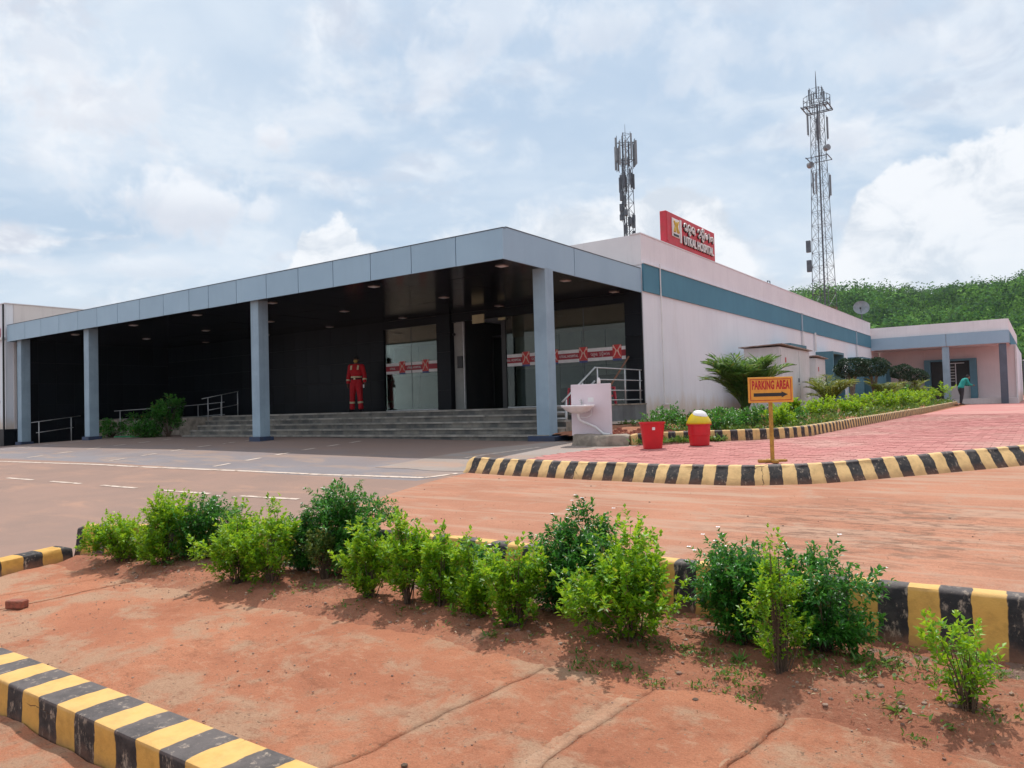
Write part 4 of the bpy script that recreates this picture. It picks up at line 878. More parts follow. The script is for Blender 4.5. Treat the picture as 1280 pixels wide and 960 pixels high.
# palms
def palm(name, label, loc, nf_, L, m_, seed, lean=.9):
    g = np.random.default_rng(seed); root = thing(name, label, 'palm', loc)
    st = MB()
    for k in range(7): a = k*2.4; st.tube([(.05*math.cos(a), .05*math.sin(a), -.05), (.07*math.cos(a), .07*math.sin(a), L*.32)], [.035, .018], 6)
    st.obj('trunk', M['stem'], root)
    for k in range(nf_):
        a = k*2.399+g.uniform(-.2, .2); up = g.uniform(.35, 1.25)*(1.15 if k < nf_*.4 else .8); ln = L*g.uniform(.8, 1.1)
        v = np.array([math.cos(a)*lean*.8, math.sin(a)*lean*.8, up*3.2]); v /= np.linalg.norm(v); p = np.array([.05*math.cos(a), .05*math.sin(a), L*.22]); pts = [p.copy()]; ds = [v.copy()]
        N = 14
        for i in range(N):
            v = v+np.array([math.cos(a)*.02, math.sin(a)*.02, -.075-.055*i/N]); v /= np.linalg.norm(v); p = p+v*ln/N; pts.append(p.copy()); ds.append(v.copy())
        lv = Leaves(); side = unit(np.cross(v, [0, 0, 1.]))
        for i in range(3, N+1):
            for q in range(3):
                t = (i+q/3)/N
                if t > 1.02: continue
                pp = pts[i-1]+(pts[i]-pts[i-1])*(q/3); sd = unit(np.cross(ds[i], [0, 0, 1.])); u_ = np.cross(sd, ds[i])
                ll_ = ln*.42*math.sin(math.pi*min(.97, .22+.75*t))**.8*g.uniform(.85, 1.1)
                for s2 in (-1, 1):
                    dd = sd*s2*.8+ds[i]*.75+u_*.35+g.normal(0, .08, 3)
                    lv.add(pp[None], dd[None], np.array([ll_]), np.array([L*.024]), np.array([g.normal(.38, .2)+.15*(k/nf_)]))
        fr_ = link('frond', lv.mesh('frond', m_, fold=.1, droop=.30), root)
        MB().tube([tuple(q) for q in pts], [.014*L*(1-.8*i/N)+.003 for i in range(N+1)], 5).obj('midrib', M['leafS'], fr_)
palm('areca_palm', 'large areca palm against the white side wall left of the big grey cabinet', (-5.6, 17.2, pz(-5.6, 17.2)-.03), 34, 1.5, M['leafP'], 1, .62)
palm('areca_palm', 'small yellowing palm in front of the first teal window hood', (-5.3, 24.2, pz(-5.3, 24.2)-.03), 15, 1.15, M['leafPY'], 2)
palm('areca_palm', 'young yellow green palm beyond the topiary trees', (-5.0, 31.8, pz(-5, 31.8)-.03), 12, 1.15, M['leafPY'], 3)
palm('areca_palm', 'small dark palm beside the far porch column', (-5.2, 41.0, pz(-5.2, 41)-.03), 12, 1.15, M['leafPY'], 4)
# topiary trees
def topiary(label, x, y, tops, seed):
    g = np.random.default_rng(seed); z0 = pz(x, y); root = thing('topiary_tree', label, 'tree', (x, y, z0-.03), group='clipped trees in the planter')
    tr = MB()
    for k in range(6):
        a = k*1.05; tr.tube([(.05*math.cos(a), .05*math.sin(a), 0), (.05*math.cos(a+.7), .05*math.sin(a+.7), tops*.35), (.10*math.cos(a+1.2), .10*math.sin(a+1.2), tops*.6), (.28*math.cos(a+1.2), .28*math.sin(a+1.2), tops*.78)], [.05, .035, .032, .02], 6)
    tr.obj('trunk', M['trunk'], root)
    n = 2600; d_ = unit(g.normal(0, 1, (n, 3))); r_ = .46*g.uniform(.78, 1.03, n)*(1+.10*np.sin(d_[:, 0]*5+d_[:, 2]*4+seed)); Pp = d_*r_[:, None]*[1.15, 1.15, .72]+[0, 0, tops-.34]
    lv = Leaves(); lv.add(Pp, d_+g.normal(0, .6, (n, 3)), np.full(n, .075), np.full(n, .045), g.normal(.35, .22, n), d_); link('crown', lv.mesh('crown', M['leafTop'], simple=True), root)
topiary('clipped ball tree on a pale trunk, nearest one, before the first teal window hood', -5.5, 28.6, 1.83, 1)
topiary('clipped ball tree on a pale trunk, second one, right beside the nearest', -5.3, 31.6, 1.90, 2)
topiary('clipped dark tree on a trunk in front of the pink porch, left of its neighbour', -5.6, 40.8, 1.9, 3)
topiary('clipped dark tree before the pink porch, nearest to the porch column', -5.2, 42.6, 1.75, 4)
# ================================================================== small things
# cabinets
def cabinet(label, x0, y0, x1, y1, z0, z1, seams, legs=0):
    c_ = thing('electrical_cabinet', label, 'cabinet', (x0, y0, z0)); c_.location = (0, 0, 0)
    MB().box((x0, y0, z0), (x1, y1, z1)).obj('cabinet_body', M['cab'], c_, bevel=.01)
    MB().add([(x0-.12, y0-.12, z1+.02), (x1+.10, y0-.12, z1+.06), (x1+.10, y1+.1, z1+.0), (x0-.12, y1+.1, z1-.0), (x0-.12, y0-.12, z1+.045), (x1+.10, y0-.12, z1+.085), (x1+.10, y1+.1, z1+.03), (x0-.12, y1+.1, z1+.03)], [(0, 3, 2, 1), (4, 5, 6, 7), (0, 1, 5, 4), (1, 2, 6, 5), (2, 3, 7, 6), (3, 0, 4, 7)]).obj('cabinet_roof', M['cabroof'], c_)
    ys = [y0]+seams+[y1]
    for a, b_ in zip(ys, ys[1:]):
        d_ = MB().box((x1+.001, a+.03, z0+.06), (x1+.02, b_-.03, z1-.05)).obj('cabinet_door', M['cab'], c_, bevel=.004)
        zc = (z0+z1)/2; MB().box((x1+.021, b_-.16, zc-.07), (x1+.045, b_-.10, zc+.05)).obj('handle', M['galv'], d_)
        MB().lathe([(.03, 0), (.03, .012)], (x1+.03, b_-.13, zc-.15), 8).obj('lock', M['frame'], d_)
    for k in range(9): MB().box((x0+.15, y0-.014, z1-.7+k*.05), (x1-.15, y0-.001, z1-.675+k*.05)).obj('vent_slat', M['cab'], c_)
    MB().box((x1+.021, y0+.45 if legs == 0 else y0+.3, z1-.45), (x1+.024, y0+.56 if legs == 0 else y0+.4, z1-.30)).obj('warning_label', M['pred'], c_)
    for xx in (x0+.06, x1-.06):
        for yy in (y0+.06, y1-.06): MB().box((xx-.05, yy-.05, z0-.45), (xx+.05, yy+.05, z0-.001)).obj('leg', M['rust' if legs == 0 else 'cab'], c_)
cabinet('large grey electrical cabinet with a rusty roof behind the areca palm', -7.25, 22.3, -6.2, 25.6, -.38, 1.52, [24.3], 0)
cabinet('small grey electrical cabinet on legs right of the large one', -6.95, 26.4, -6.2, 27.75, -.20, 1.34, [], 1)
# bins
def bin_(label, x, y, lid):
    z = gz(x, y)+.014; root = thing('waste_bin', label, 'bin', (x, y, z), group='red waste bins')
    if not lid:
        o = MB()
        n = 28; rings = [(.138, 0), (.142, .01), (.165, .22), (.186, .395), (.20, .40), (.20, .425), (.182, .425), (.165, .22), (.135, .03)]
        def sup(r_, z_, q=3.2):
            return [(math.copysign(abs(math.cos(w))**(2/q), math.cos(w))*r_*1.02, math.copysign(abs(math.sin(w))**(2/q), math.sin(w))*r_*.92, z_) for w in [2*math.pi*k/n for k in range(n)]]
        vs = []; fs = []
        for r_, z_ in rings: vs += sup(r_, z_)
        for i in range(len(rings)-1): fs += [(i*n+k, i*n+(k+1) % n, (i+1)*n+(k+1) % n, (i+1)*n+k) for k in range(n)]
        fs += [tuple(range(n))[::-1], tuple((len(rings)-1)*n+k for k in range(n))]
        o.add(vs, fs).obj('bin_body', M['bin'], root, smooth=False)
        MB().box((-.03, -.171, .30), (.015, -.160, .345)).obj('sticker', M['white'], root)
    else:
        n = 28
        MB().lathe([(.150, 0), (.155, .012), (.165, .16), (.174, .165), (.176, .33), (.19, .335), (.19, .355), (.17, .355)], n=32).obj('bin_body', M['bin'], root, smooth=False)
        MB().lathe([(.196, .345), (.198, .375), (.189, .385)]+[(.19*math.sin(a_), .549-.164*math.sin(a_)**2.7) for a_ in [math.pi/2*(1-k/14) for k in range(1, 14)]]+[(.004, .549)], n=36).obj('bin_lid', M['binlid'], root, smooth=True)
        # white swing flap, a curved panel let into the top of the lid
        vs = []; fs = []; NRg, NT = 8, 24
        def lz(r_): return .549-.164*(min(r_, .19)/.19)**2.7
        for i in range(NRg+1):
            for j in range(NT):
                f_ = i/NRg; wx = .012+.118*f_*math.cos(2*math.pi*j/NT); wy = -.050+.098*f_*math.sin(2*math.pi*j/NT); vs.append((wx, wy, lz(math.hypot(wx, wy))+(.016 if i < NRg else .002)))
        for i in range(NRg):
            for j in range(NT): fs.append((i*NT+j, i*NT+(j+1) % NT, (i+1)*NT+(j+1) % NT, (i+1)*NT+j))
        MB().add(vs, fs).obj('swing_flap', M['white'], root, smooth=True)
        for sx2 in (-1, 1): MB().box((sx2*.186-.012, -.03, .325), (sx2*.186+.012, .03, .344)).obj('lid_clip', M['bin'], root)
    root.rotation_euler.z = R(35)
    return root
bin_('open red plastic bin without a lid, left of the yellow lidded one', -5.13, 11.12, False)
bin_('red plastic bin with a yellow domed lid and white swing flap, beside the planter kerb', -4.56, 11.66, True)
# parking sign
sx0, sy0 = -2.85, 9.74; g = gz(sx0, sy0)+.014
ps = thing('parking_sign', 'orange PARKING AREA sign with a black arrow on an ochre post and cross foot', 'sign', (sx0, sy0, g), R(33))
cube_part('post', (-.022, -.015, .035), (.022, .015, .80), M['post'], ps); cube_part('foot', (-.18, -.03, 0), (.18, .03, .035), M['post'], ps, bevel=.004); cube_part('foot', (-.03, -.17, .001), (.03, -.031, .034), M['post'], ps, bevel=.004); cube_part('foot', (-.03, .031, .001), (.03, .17, .034), M['post'], ps, bevel=.004)
bd = cube_part('sign_board', (-.282, -.030, .76), (.282, -.016, 1.085), M['psign'], ps, bevel=.003)
for a in (((-.258, -.0325, 1.052), (.258, -.0305, 1.060)), ((-.258, -.0325, .785), (.258, -.0305, .793)), ((-.258, -.0325, .7935), (-.250, -.0305, 1.0515)), ((.250, -.0325, .7935), (.258, -.0305, 1.0515))): cube_part('border_line', a[0], a[1], M['pred'], bd)
label_text('PARKING AREA', .150, M['pred'], bd, (0, -.0315, .978), (R(90), 0, 0), sx=.435, ext=.001, bold=.0058, spacing=1.05)
MB().add([(-.215, -.032, .838), (.135, -.032, .838), (.135, -.032, .822), (.215, -.032, .860), (.135, -.032, .898), (.135, -.032, .882), (-.215, -.032, .882)]+[(x, -.0302, z) for x, z in [(-.215, .838), (.135, .838), (.135, .822), (.215, .860), (.135, .898), (.135, .882), (-.215, .882)]], [(0, 1, 2, 3, 4, 5, 6)[::1], (7, 8, 9, 10, 11, 12, 13)[::-1]]+[(i, i+7, (i+1) % 7+7, (i+1) % 7) for i in range(7)]).obj('arrow', M['black'], bd)
# wash stand: board with basin, tap and waste pipe
wsx, wsy = -6.64, 11.86
ws = thing('wash_stand', 'white wash basin with waste pipe on a pale pink board beside the column', 'sink', (wsx, wsy, -.56))
ws.rotation_euler.z = R(8)
MB().box((-.38, -.02, 0), (.38, .02, .92)).obj('backing_board', M['board'], ws, bevel=.004)
o = MB(); n = 26; prof_ = [(.03, .40), (.10, .405), (.19, .45), (.235, .50), (.262, .515), (.268, .535), (.262, .55), (.235, .545), (.20, .50), (.10, .455), (.02, .45)]
vs = []; fs = []
for r_, z_ in prof_:
    for k in range(n):
        w = 2*math.pi*k/n; q = 3; cx = math.copysign(abs(math.cos(w))**(2/q), math.cos(w)); cy = math.copysign(abs(math.sin(w))**(2/q), math.sin(w)); vs.append((-.16+cx*r_*1.12, -.24+cy*r_*.80, z_))
for i in range(len(prof_)-1): fs += [(i*n+k, i*n+(k+1) % n, (i+1)*n+(k+1) % n, (i+1)*n+k) for k in range(n)]
fs += [tuple(range(n))[::-1], tuple((len(prof_)-1)*n+k for k in range(n))]
o.add(vs, fs).obj('basin', M['ceramic'], ws, smooth=True)
MB().tube([(-.16, -.06, .54), (-.16, -.06, .62), (-.16, -.10, .65), (-.16, -.15, .63)], .012, 8).tube([(-.19, -.06, .60), (-.13, -.06, .60)], .008, 6).obj('tap', M['steel'], ws, smooth=True)
MB().tube([(-.16, -.24, .41), (-.16, -.24, .34)], .026, 10).obj('bottle_trap', M['white'], ws)
MB().tube([(-.16, -.24, .345), (-.14, -.20, .27), (-.05, -.12, .22), (.10, -.08, .15), (.24, -.07, .03), (.36, -.08, .02)], .022, 8).obj('waste_pipe', M['white'], ws, smooth=True)
MB().tube([(-.05, -.05, .54), (.03, -.06, .46), (.02, -.08, .36), (-.06, -.10, .32), (-.13, -.2, .33)], .006, 5).obj('supply_hose', M['white'], ws, smooth=True)
MB().lathe([(.03, 0), (.034, .05), (.02, .09), (.012, .11)], (.16, -.01, .921), 10).obj('soap_bottle', M['white'], ws)
MB().box((-.05, -.026, .60), (.06, -.021, .68)).obj('small_notice', M['white'], ws)
# railings
def railing(label, posts, rails, loc=None, r_=.018):
    t = thing('hand_railing', label, 'railing')
    for (x, y, z0, z1) in posts:
        p_ = MB().tube([(x, y, z0), (x, y, z1)], r_, 8).obj('post', M['steel'], t, smooth=True)
    for q in rails: MB().tube(q, r_*.75 if q[0][2]-q[0][2] else r_*.8, 8).obj('rail', M['steel'], t, smooth=True)
    return t
xr = SX-.06
P_ = [(xr, 14.62, -.04, .80), (xr, 15.95, -.04, .80), (xr, 16.75, -.04, .79)]
def hr(z, y0, y1): return [(xr, y0, z), (xr, y1, z)]
railing('steel railing with four bars on the platform edge behind the wash stand', P_, [hr(.80, 14.5, 16.86)]+[hr(z, 14.62, 16.86) for z in (.54, .30, .08)])
railing('sloping steel stair railing going down beside the right hand column', [(xr+.02, 13.22, -.62, .11), (xr+.02, 13.9, -.04, .46)], [[(xr+.02, 14.49, .80), (xr+.02, 13.08, .06)], [(xr+.02, 14.45, .50), (xr+.02, 13.2, -.16)]]+[[(xr+.02, 13.22, z), (xr-.5, 13.22, z)] for z in (-.02, -.15, -.28, -.41)], r_=.026)
railing('stair railing at the left end of the entrance steps', [(-20.9, 13.46, -.18, .53), (-20.9, 13.93, -.04, .61), (-20.9, 14.5, -.04, .72)], [[(-20.9, 13.25, .49), (-20.9, 14.52, .72)], [(-20.9, 13.46, .14), (-20.9, 14.5, .30)]], r_=.013)
railing('ramp railing between the first two columns, left end of the canopy', [(-26.4, 11.0, -.86, -.07), (-27.1, 12.3, -.84, .06)], [[(-26.2, 10.7, -.09), (-27.3, 12.7, .09)], [(-26.35, 10.9, -.42), (-27.15, 12.4, -.30)]], r_=.013)
railing('ramp railing behind the second column and the low shrubs', [(-26.0, 13.4, -.7, .22), (-24.9, 14.2, -.7, .28), (-24.2, 15.2, -.7, .36), (-23.0, 15.3, -.7, .42)], [[(-26.2, 13.3, .22), (-24.9, 14.2, .28), (-24.2, 15.2, .36), (-22.8, 15.3, .42)], [(-26.0, 13.4, -.2), (-24.9, 14.2, -.12), (-24.2, 15.2, -.05), (-22.8, 15.3, .0)]], r_=.013)
# chairs on the platform behind the railing
def chair(label, x, y, rz, src=[]):
    if src: t = dup(src[0]); t.location = (x, y, -.04); t.rotation_euler.z = rz; t['label'] = label; return t
    t = thing('plastic_stool', label, 'stool', (x, y, -.04), rz, 'red plastic stools on the platform')
    MB().box((-.21, -.20, .40), (.21, .21, .43)).obj('seat', M['chair'], t, bevel=.01)
    if 0: MB().add([(-.21, .19, .43), (.21, .19, .43), (.23, .29, .84), (-.23, .29, .84), (-.21, .21, .43), (.21, .21, .43), (.23, .31, .84), (-.23, .31, .84)], [(0, 1, 2, 3), (7, 6, 5, 4), (0, 4, 5, 1), (1, 5, 6, 2), (2, 6, 7, 3), (3, 7, 4, 0)]).obj('backrest', M['chair'], t)
    for sx2 in (-1, 1):
        for sy2 in (-1, 1): MB().tube([(sx2*.19, sy2*.18, .40), (sx2*.23, sy2*.22, 0)], [.026, .018], 6).obj('leg', M['chair'], t)
        MB().box((sx2*.195-.012, -.15, .20), (sx2*.195+.012, .15, .24)).obj('side_bar', M['chair'], t)
    src.append(t); return t
chair('red plastic stool seen just left of the wash stand board', -8.9, 15.3, R(20)); chair('red plastic stool seen right of the wash stand board behind the railing', -8.35, 15.65, R(-60))
pl1 = thing('leaning_pole', 'brown wooden pole leaning against the granite pier behind the railing', 'pole'); MB().tube([(-8.55, 15.6, -.03), (-8.32, 16.82, 1.15)], .022, 7).obj('pole_shaft', M['wood'], pl1)
# brick and stones
o = MB().box((-.065, -.035, 0), (.065, .035, .055)).mesh('brick_fragment', M['brick'], bevel=.006)
bo = link('brick_fragment', o, loc=(-5.78, 2.26, gz(-5.78, 2.26)+.022)); tag(bo, 'broken red brick lying beside a slab joint at the far left', 'brick', rz=R(25))
mb = MB(); g5 = random.Random(4)
def rock(mb, x, y, z, s_):
    bm = bmesh.new(); bmesh.ops.create_icosphere(bm, subdivisions=1, radius=s_)
    vs = []
    for v in bm.verts: q = v.co*(1+.35*noise.noise(v.co*3/s_+Vector((x*9, y*9, 0)))); vs.append((x+q.x, y+q.y, z+q.z*.6))
    mb.add(vs, [tuple(v.index for v in f.verts) for f in bm.faces]); bm.free()
for i in range(900):
    x = g5.uniform(-6.8, 1.0); y = g5.uniform(3.05, 3.95); s_ = .004+.012*g5.random()**3; rock(mb, x, y, gz(x, y)+bedh(x, y)+s_*.2, s_)
for i in range(1500):
    x = g5.uniform(-6.6, .8); y = g5.uniform(1.72, 3.1); s_ = .0016+.006*g5.random()**4; rock(mb, x, y, gz(x, y)+.022, s_)
for i in range(160):
    x = g5.uniform(-6.8, 3); y = g5.uniform(4.25, 7.9); s_ = .003+.009*g5.random()**3; rock(mb, x, y, gz(x, y)+.012, s_)
for i in range(120):
    x = g5.uniform(-4.2, 1); y = g5.uniform(.8, 1.44); s_ = .003+.010*g5.random()**3; rock(mb, x, y, gz(x, y)+.01, s_)
mb.obj('scattered_stones', M['pebble'], kind='stuff')
for x, y, s_, lb_ in ((-5.55, 3.22, .045, 'fist sized red stone at the foot of the leftmost shrubs'), (-5.98, 3.04, .018, 'small dark stone on the slab left of the shrubs'), (-3.95, 2.36, .010, 'tiny dark stone alone on the near slab'), (-1.22, 2.98, .016, 'small dark stone on the slab right of the centre'), (-1.95, 2.02, .014, 'small dark pebble near the bottom centre joint')):
    mb = MB(); rock(mb, 0, 0, 0, s_); o = mb.obj('stone', M['brick'] if s_ > .02 else M['stem'], loc=(x, y, gz(x, y)+.022+s_*.3)); tag(o, lb_, 'stone')
# stray leaves and straw blown over the slabs
# weeds and straw in the bed
g6 = random.Random(8); pts = []
for i in range(900):
    x = g6.uniform(-6.6, 1.0); y = 3.1+.85*g6.random()
    if x < -2 and g6.random() < .6: continue
    if noise.noise(Vector((x*2.3, y*3.3, 4))) < .02: continue
    pts.append((x, y, gz(x, y)+bedh(x, y)-.004, g6.uniform(.5, 1.3)))
for i in range(1500):
    x = g6.uniform(-1.9, .9); y = 3.02+.9*g6.random()
    if noise.noise(Vector((x*3.1, y*4.3, 9))) < .05: continue
    pts.append((x, y, gz(x, y)+bedh(x, y)-.004, g6.uniform(.35, .95)))
carpet('weeds', pts, M['grass'], .032, .012, .25, 6, .03, (.4, .2))
pts = []
for i in range(2600):
    x = g6.uniform(-6.8, 1.2); y = g6.uniform(3.05, 4.0); pts.append((x, y, gz(x, y)+bedh(x, y), g6.uniform(.6, 1.3)))
for i in range(700):
    x = g6.uniform(-6.8, 1.0); y = g6.uniform(1.75, 3.1); pts.append((x, y, gz(x, y)+.022, g6.uniform(.3, .8)))
for i in range(500):
    x = g6.uniform(-6, 2.5); y = 4.3+3.6*g6.random()**2; pts.append((x, y, gz(x, y)+.012, g6.uniform(.4, 1.1)))
carpet('leaf_litter', pts, M['grassdry'], .020, .0045, -.45, 3, .03, (.4, .3))
pts = [(g6.uniform(-5.6, -4.4), 11.95+g6.random()*.3-.2, 0, 0) for i in range(90)]; pts = [(x, .87*(x+5.3)+11.86-g6.random()*.25, gz(x, 12)+.014, g6.uniform(.6, 1.4)) for x, *_ in pts]
carpet('kerb_weeds', pts, M['grass'], .09, .025, .5, 7, .05, (.4, .2))
# litter: low broad-leaf weed tufts that can be told apart
for x, y, s_, lb_ in ((-2.42, 3.17, .05, 'broad leaved weed at the foot of a small middle shrub'), (-1.18, 3.40, .05, 'grassy tuft below the right dark bush'), (-.72, 3.60, .06, 'spiky grass tuft right of the last dark bush'), (-.50, 3.2, .05, 'low weed left of the lone small shrub')):
    lv = Leaves(); g7 = np.random.default_rng(int(-x*100)); k = 16; D_ = g7.normal(0, 1, (k, 3)); D_[:, 2] = abs(D_[:, 2])*.8+.5
    lv.add(np.zeros((k, 3)), D_, s_*g7.uniform(.8, 1.6, k), np.full(k, .012), g7.normal(.5, .2, k)); o = link('weed', lv.mesh('weed', M['grass']), loc=(x, y, gz(x, y)+.03)); tag(o, lb_, 'weed')
# ================================================================== masts
def lattice(label, x, y, z0, z1, w0, w1, rust_to, seg, seed, r_=.05, faces=4):
    t = thing('telecom_mast', label, 'mast', (x, y, z0)); g = random.Random(seed); H_ = z1-z0
    def corner(k, z): f = z/H_; w = (w0+(w1-w0)*min(1, f*1.15))/2; a = 2*math.pi*k/faces+.55; return Vector((w*1.25*math.cos(a), w*1.25*math.sin(a), z))
    n = int(H_/seg); lo = MB(); hi = MB()
    for i in range(n):
        za, zb = H_*i/n, H_*(i+1)/n; m = lo if za < rust_to else hi
        for k in range(faces):
            m.tube([corner(k, za), corner(k, zb)], r_, 4, cap=False)
            m.tube([corner(k, za), corner((k+1) % faces, zb)], r_*.5, 3, cap=False); m.tube([corner((k+1) % faces, za), corner(k, zb)], r_*.5, 3, cap=False); m.tube([corner(k, zb), corner((k+1) % faces, zb)], r_*.5, 3, cap=False)
    if lo.v: lo.obj('lower_frame', M['rust'], t)
    hi.obj('upper_frame', M['galv'], t)
    return t, corner, H_
t, cn, Hh = lattice('tall lattice mast with a round platform near its top, behind the teal banded wall', -15.0, 68.0, -.6, 26.6, 2.0, .95, 8.2, 1.15, 1, .032)
# place along the sight of the photo: further parts
def ant(t, x, y, z, h, w=.11, dp=.08, m_='ant'):
    a = MB().box((x-w/2, y-dp/2, z), (x+w/2, y+dp/2, z+h)).obj('antenna', M[m_], t, bevel=.01); MB().tube([(x*.9, y*.9, z-.15), (x*.9, y*.9, z+h+.15)], .025, 5).obj('antenna_pipe', M['galv'], a)
o = MB()
for q in (-1.05, -.7, .7, 1.05): o.box((-1.08, q-.04, Hh-1.75), (1.08, q+.04, Hh-1.69)).box((q-.04, -1.08, Hh-1.685), (q+.04, 1.08, Hh-1.63))
o.obj('platform', M['galv'], t)
rl = MB()
for k in range(12): a = 2*math.pi*k/12; rl.tube([(1.1*math.cos(a), 1.1*math.sin(a), Hh-1.7), (1.1*math.cos(a), 1.1*math.sin(a), Hh-.75)], .025, 4)
for z in (Hh-1.2, Hh-.75): rl.tube([(1.1*math.cos(2*math.pi*k/12), 1.1*math.sin(2*math.pi*k/12), z) for k in range(13)], .025, 4)
rl.obj('platform_railing', M['galv'], t)
MB().tube([(0, 0, Hh-.8), (0, 0, Hh+.9), (0, 0, Hh+1.6)], [.07, .04, .015], 6).obj('lightning_rod', M['galv'], t)
for k in range(4): a = k*1.6+.3; ant(t, .8*math.cos(a), .85*math.sin(a), Hh-4.4+.25*(k % 3), 1.9)
for k in range(3): a = k*2.1+.4; ant(t, .85*math.cos(a), .95*math.sin(a), Hh-9.3+.5*(k % 2), 1.8, .12)
for k in range(4): a = k*1.6+.8; ant(t, .75*math.cos(a), .75*math.sin(a), Hh-1.0, .9, .08, .06, 'galv')
for z, a in ((Hh-5.4, -.6), (Hh-6.3, 2.6)): MB().tube([(.8*math.cos(a), .8*math.sin(a), z), (1.15*math.cos(a), 1.15*math.sin(a), z)], .26, 12).obj('microwave_dish', M['ant'], t)
o = MB()
for q in (-.85, .85): o.box((-.9, q-.03, Hh-6.1), (.9, q+.03, Hh-6.05)).box((q-.03, -.9, Hh-6.04), (q+.03, .9, Hh-5.99))
o.obj('platform', M['galv'], t)
MB().tube([(.15, -.5, .3), (.10, -.3, Hh-1.5)], .07, 6).obj('cable_ladder', M['galv'], t)
for z in (6, 11.5, 13.2): MB().box((-1.3, -.2, z), (-.95, .1, z+1.0)).obj('equipment_box', M['galv'], t)
t, cn, Hh = lattice('shorter lattice mast crowded with panel antennas, left of the roof sign', -26.4, 54.0, 2.0, 21.4, 1.2, .75, 0, .9, 2, .03, 3)
g = random.Random(3)
for k in range(11): a = k*.571; ant(t, .84*math.cos(a), .80*math.sin(a), Hh-2.5+g.uniform(-.3, .4), 1.9, .13)
for k in range(7): a = k*.9+.3; ant(t, .55*math.cos(a), .55*math.sin(a), Hh-4.4+g.uniform(-.4, .3), 1.2, .15, .12, 'galv')
for k in range(16): a = k*.8; ant(t, .50*math.cos(a), .50*math.sin(a), Hh-9.0+g.uniform(-1.2, 3.8), g.uniform(.4, .8), g.uniform(.14, .28), .2, 'galv')
for k in range(3): MB().tube([(.2*k-.2, -.3, 0), (.25*k-.2, -.32, Hh-2)], .045, 5).obj('cable_ladder', M['galv'], t)
for k in range(6): a = k*1.05+.2; ant(t, .75*math.cos(a), .75*math.sin(a), Hh-11.2+.2*(k % 2), 2.0, .22, .14)
for z in (Hh-.8, Hh-2.2, Hh-9.6, Hh-11): MB().tube([(.78*math.cos(2*math.pi*k/3), .78*math.sin(2*math.pi*k/3), z) for k in range(4)], .03, 5).obj('antenna_ring', M['galv'], t)
MB().tube([(0, 0, Hh-.5), (0, 0, Hh+.8)], [.03, .012], 5).obj('lightning_rod', M['galv'], t)
# satellite dish on the roof
sd = thing('satellite_dish', 'white satellite dish on a short pole on the roof edge before the green hill', 'dish', (-8.45, 47.4, 3.50))
MB().tube([(0, 0, 0), (0, 0, 1.45)], .035, 8).obj('pole', M['galv'], sd)
vs = []; fs = []; n = 24
for i in range(6):
    r_ = .44*i/5
    for k in range(n):
        a = 2*math.pi*k/n; q = Vector((r_*math.cos(a), -.35*(.44**2-r_**2)/.44*-1-.1, r_*math.sin(a))); q.rotate(Euler((R(-22), 0, R(15)))); vs.append((q.x, q.y-.05, q.z+1.62))
for i in range(5): fs += [(i*n+k, i*n+(k+1) % n, (i+1)*n+(k+1) % n, (i+1)*n+k) for k in range(n)]
MB().add(vs, fs).obj('reflector', M['ant'], sd, smooth=True); MB().tube([(0, -.1, 1.32), (.05, -.55, 1.57)], .012, 5).obj('feed_arm', M['frame'], sd); MB().box((.01, -.62, 1.53), (.09, -.52, 1.62)).obj('feed_horn', M['frame'], sd)
MB().tube([(SX-.12, 27.8, 4.187), (SX-.12, 27.8, 4.32), (SX-.12, 28.1, 4.34), (SX-.12, 28.1, 4.187)], .02, 5).obj('roof_pipe', M['galv'], H)
# ================================================================== hill
def hel(azm):
    K = [(-1.2, .08), (-.6, .15), (-.30, .145), (-.1, .133), (.02, .094), (.086, .092), (.135, .091), (.158, .098), (.213, .104), (.25, .103), (.30, .088), (.35, .05), (.42, .0), (1.2, 0)]
    return pl(K, azm)
def hz_(azm, r_):
    e = hel(azm); rr = 330+40*math.sin(azm*3+1); Hh = rr*math.tan(e); t = max(0, min(1, (r_-150)/(rr-150))); s_ = t*t*(3-2*t) if t < 1 else 1
    s_ = .35*s_+.65*math.sin(t*math.pi/2)**1.25
    return Hh*s_*(1-max(0, r_-rr)/600)+(2.2*noise.noise(Vector((azm*14, r_*.02, 0)))+1.2*noise.noise(Vector((azm*40, r_*.05, 3))))*min(1, t*3)*(1 if e > .01 else 0)-1*(t < .05)
v = []; f = []; NA, NR = 150, 50
for i in range(NA+1):
    a = -1.2+1.75*i/NA
    for j in range(NR+1): r_ = 150+380*j/NR; v.append((-math.sin(a)*r_, math.cos(a)*r_, hz_(a, r_)-.5 if hel(a) > 0 else -2))
for i in range(NA):
    for j in range(NR): q = i*(NR+1)+j; f.append((q, q+NR+1, q+NR+2, q+1))
me = bpy.data.meshes.new('hill'); me.from_pydata(v, [], f); me.materials.append(M['hillsoil']); me.polygons.foreach_set('use_smooth', [True]*len(f)); link('hill', me, kind='structure')
lv = Leaves(); g = np.random.default_rng(9)
def crown(lv, x, y, z, r_, n, tint, g, flat=.75, ls=.30):
    d_ = unit(g.normal(0, 1, (n, 3))+[0, 0, .55]); lob = 1+.22*np.sin(d_[:, 0]*4+x)+.18*np.sin(d_[:, 1]*5+y)
    Pp = d_*(r_*g.uniform(.65, 1.05, n)*lob)[:, None]*[1, 1, flat]+[x, y, z+r_*flat*.7]
    lv.add(Pp, np.cross(d_, g.normal(0, 1, (n, 3)))+d_*.25, r_*ls*g.uniform(.7, 1.3, n), r_*ls*.75*g.uniform(.7, 1.2, n), np.clip(tint+g.normal(0, .12, n), 0, 1), d_)
cnt = 0
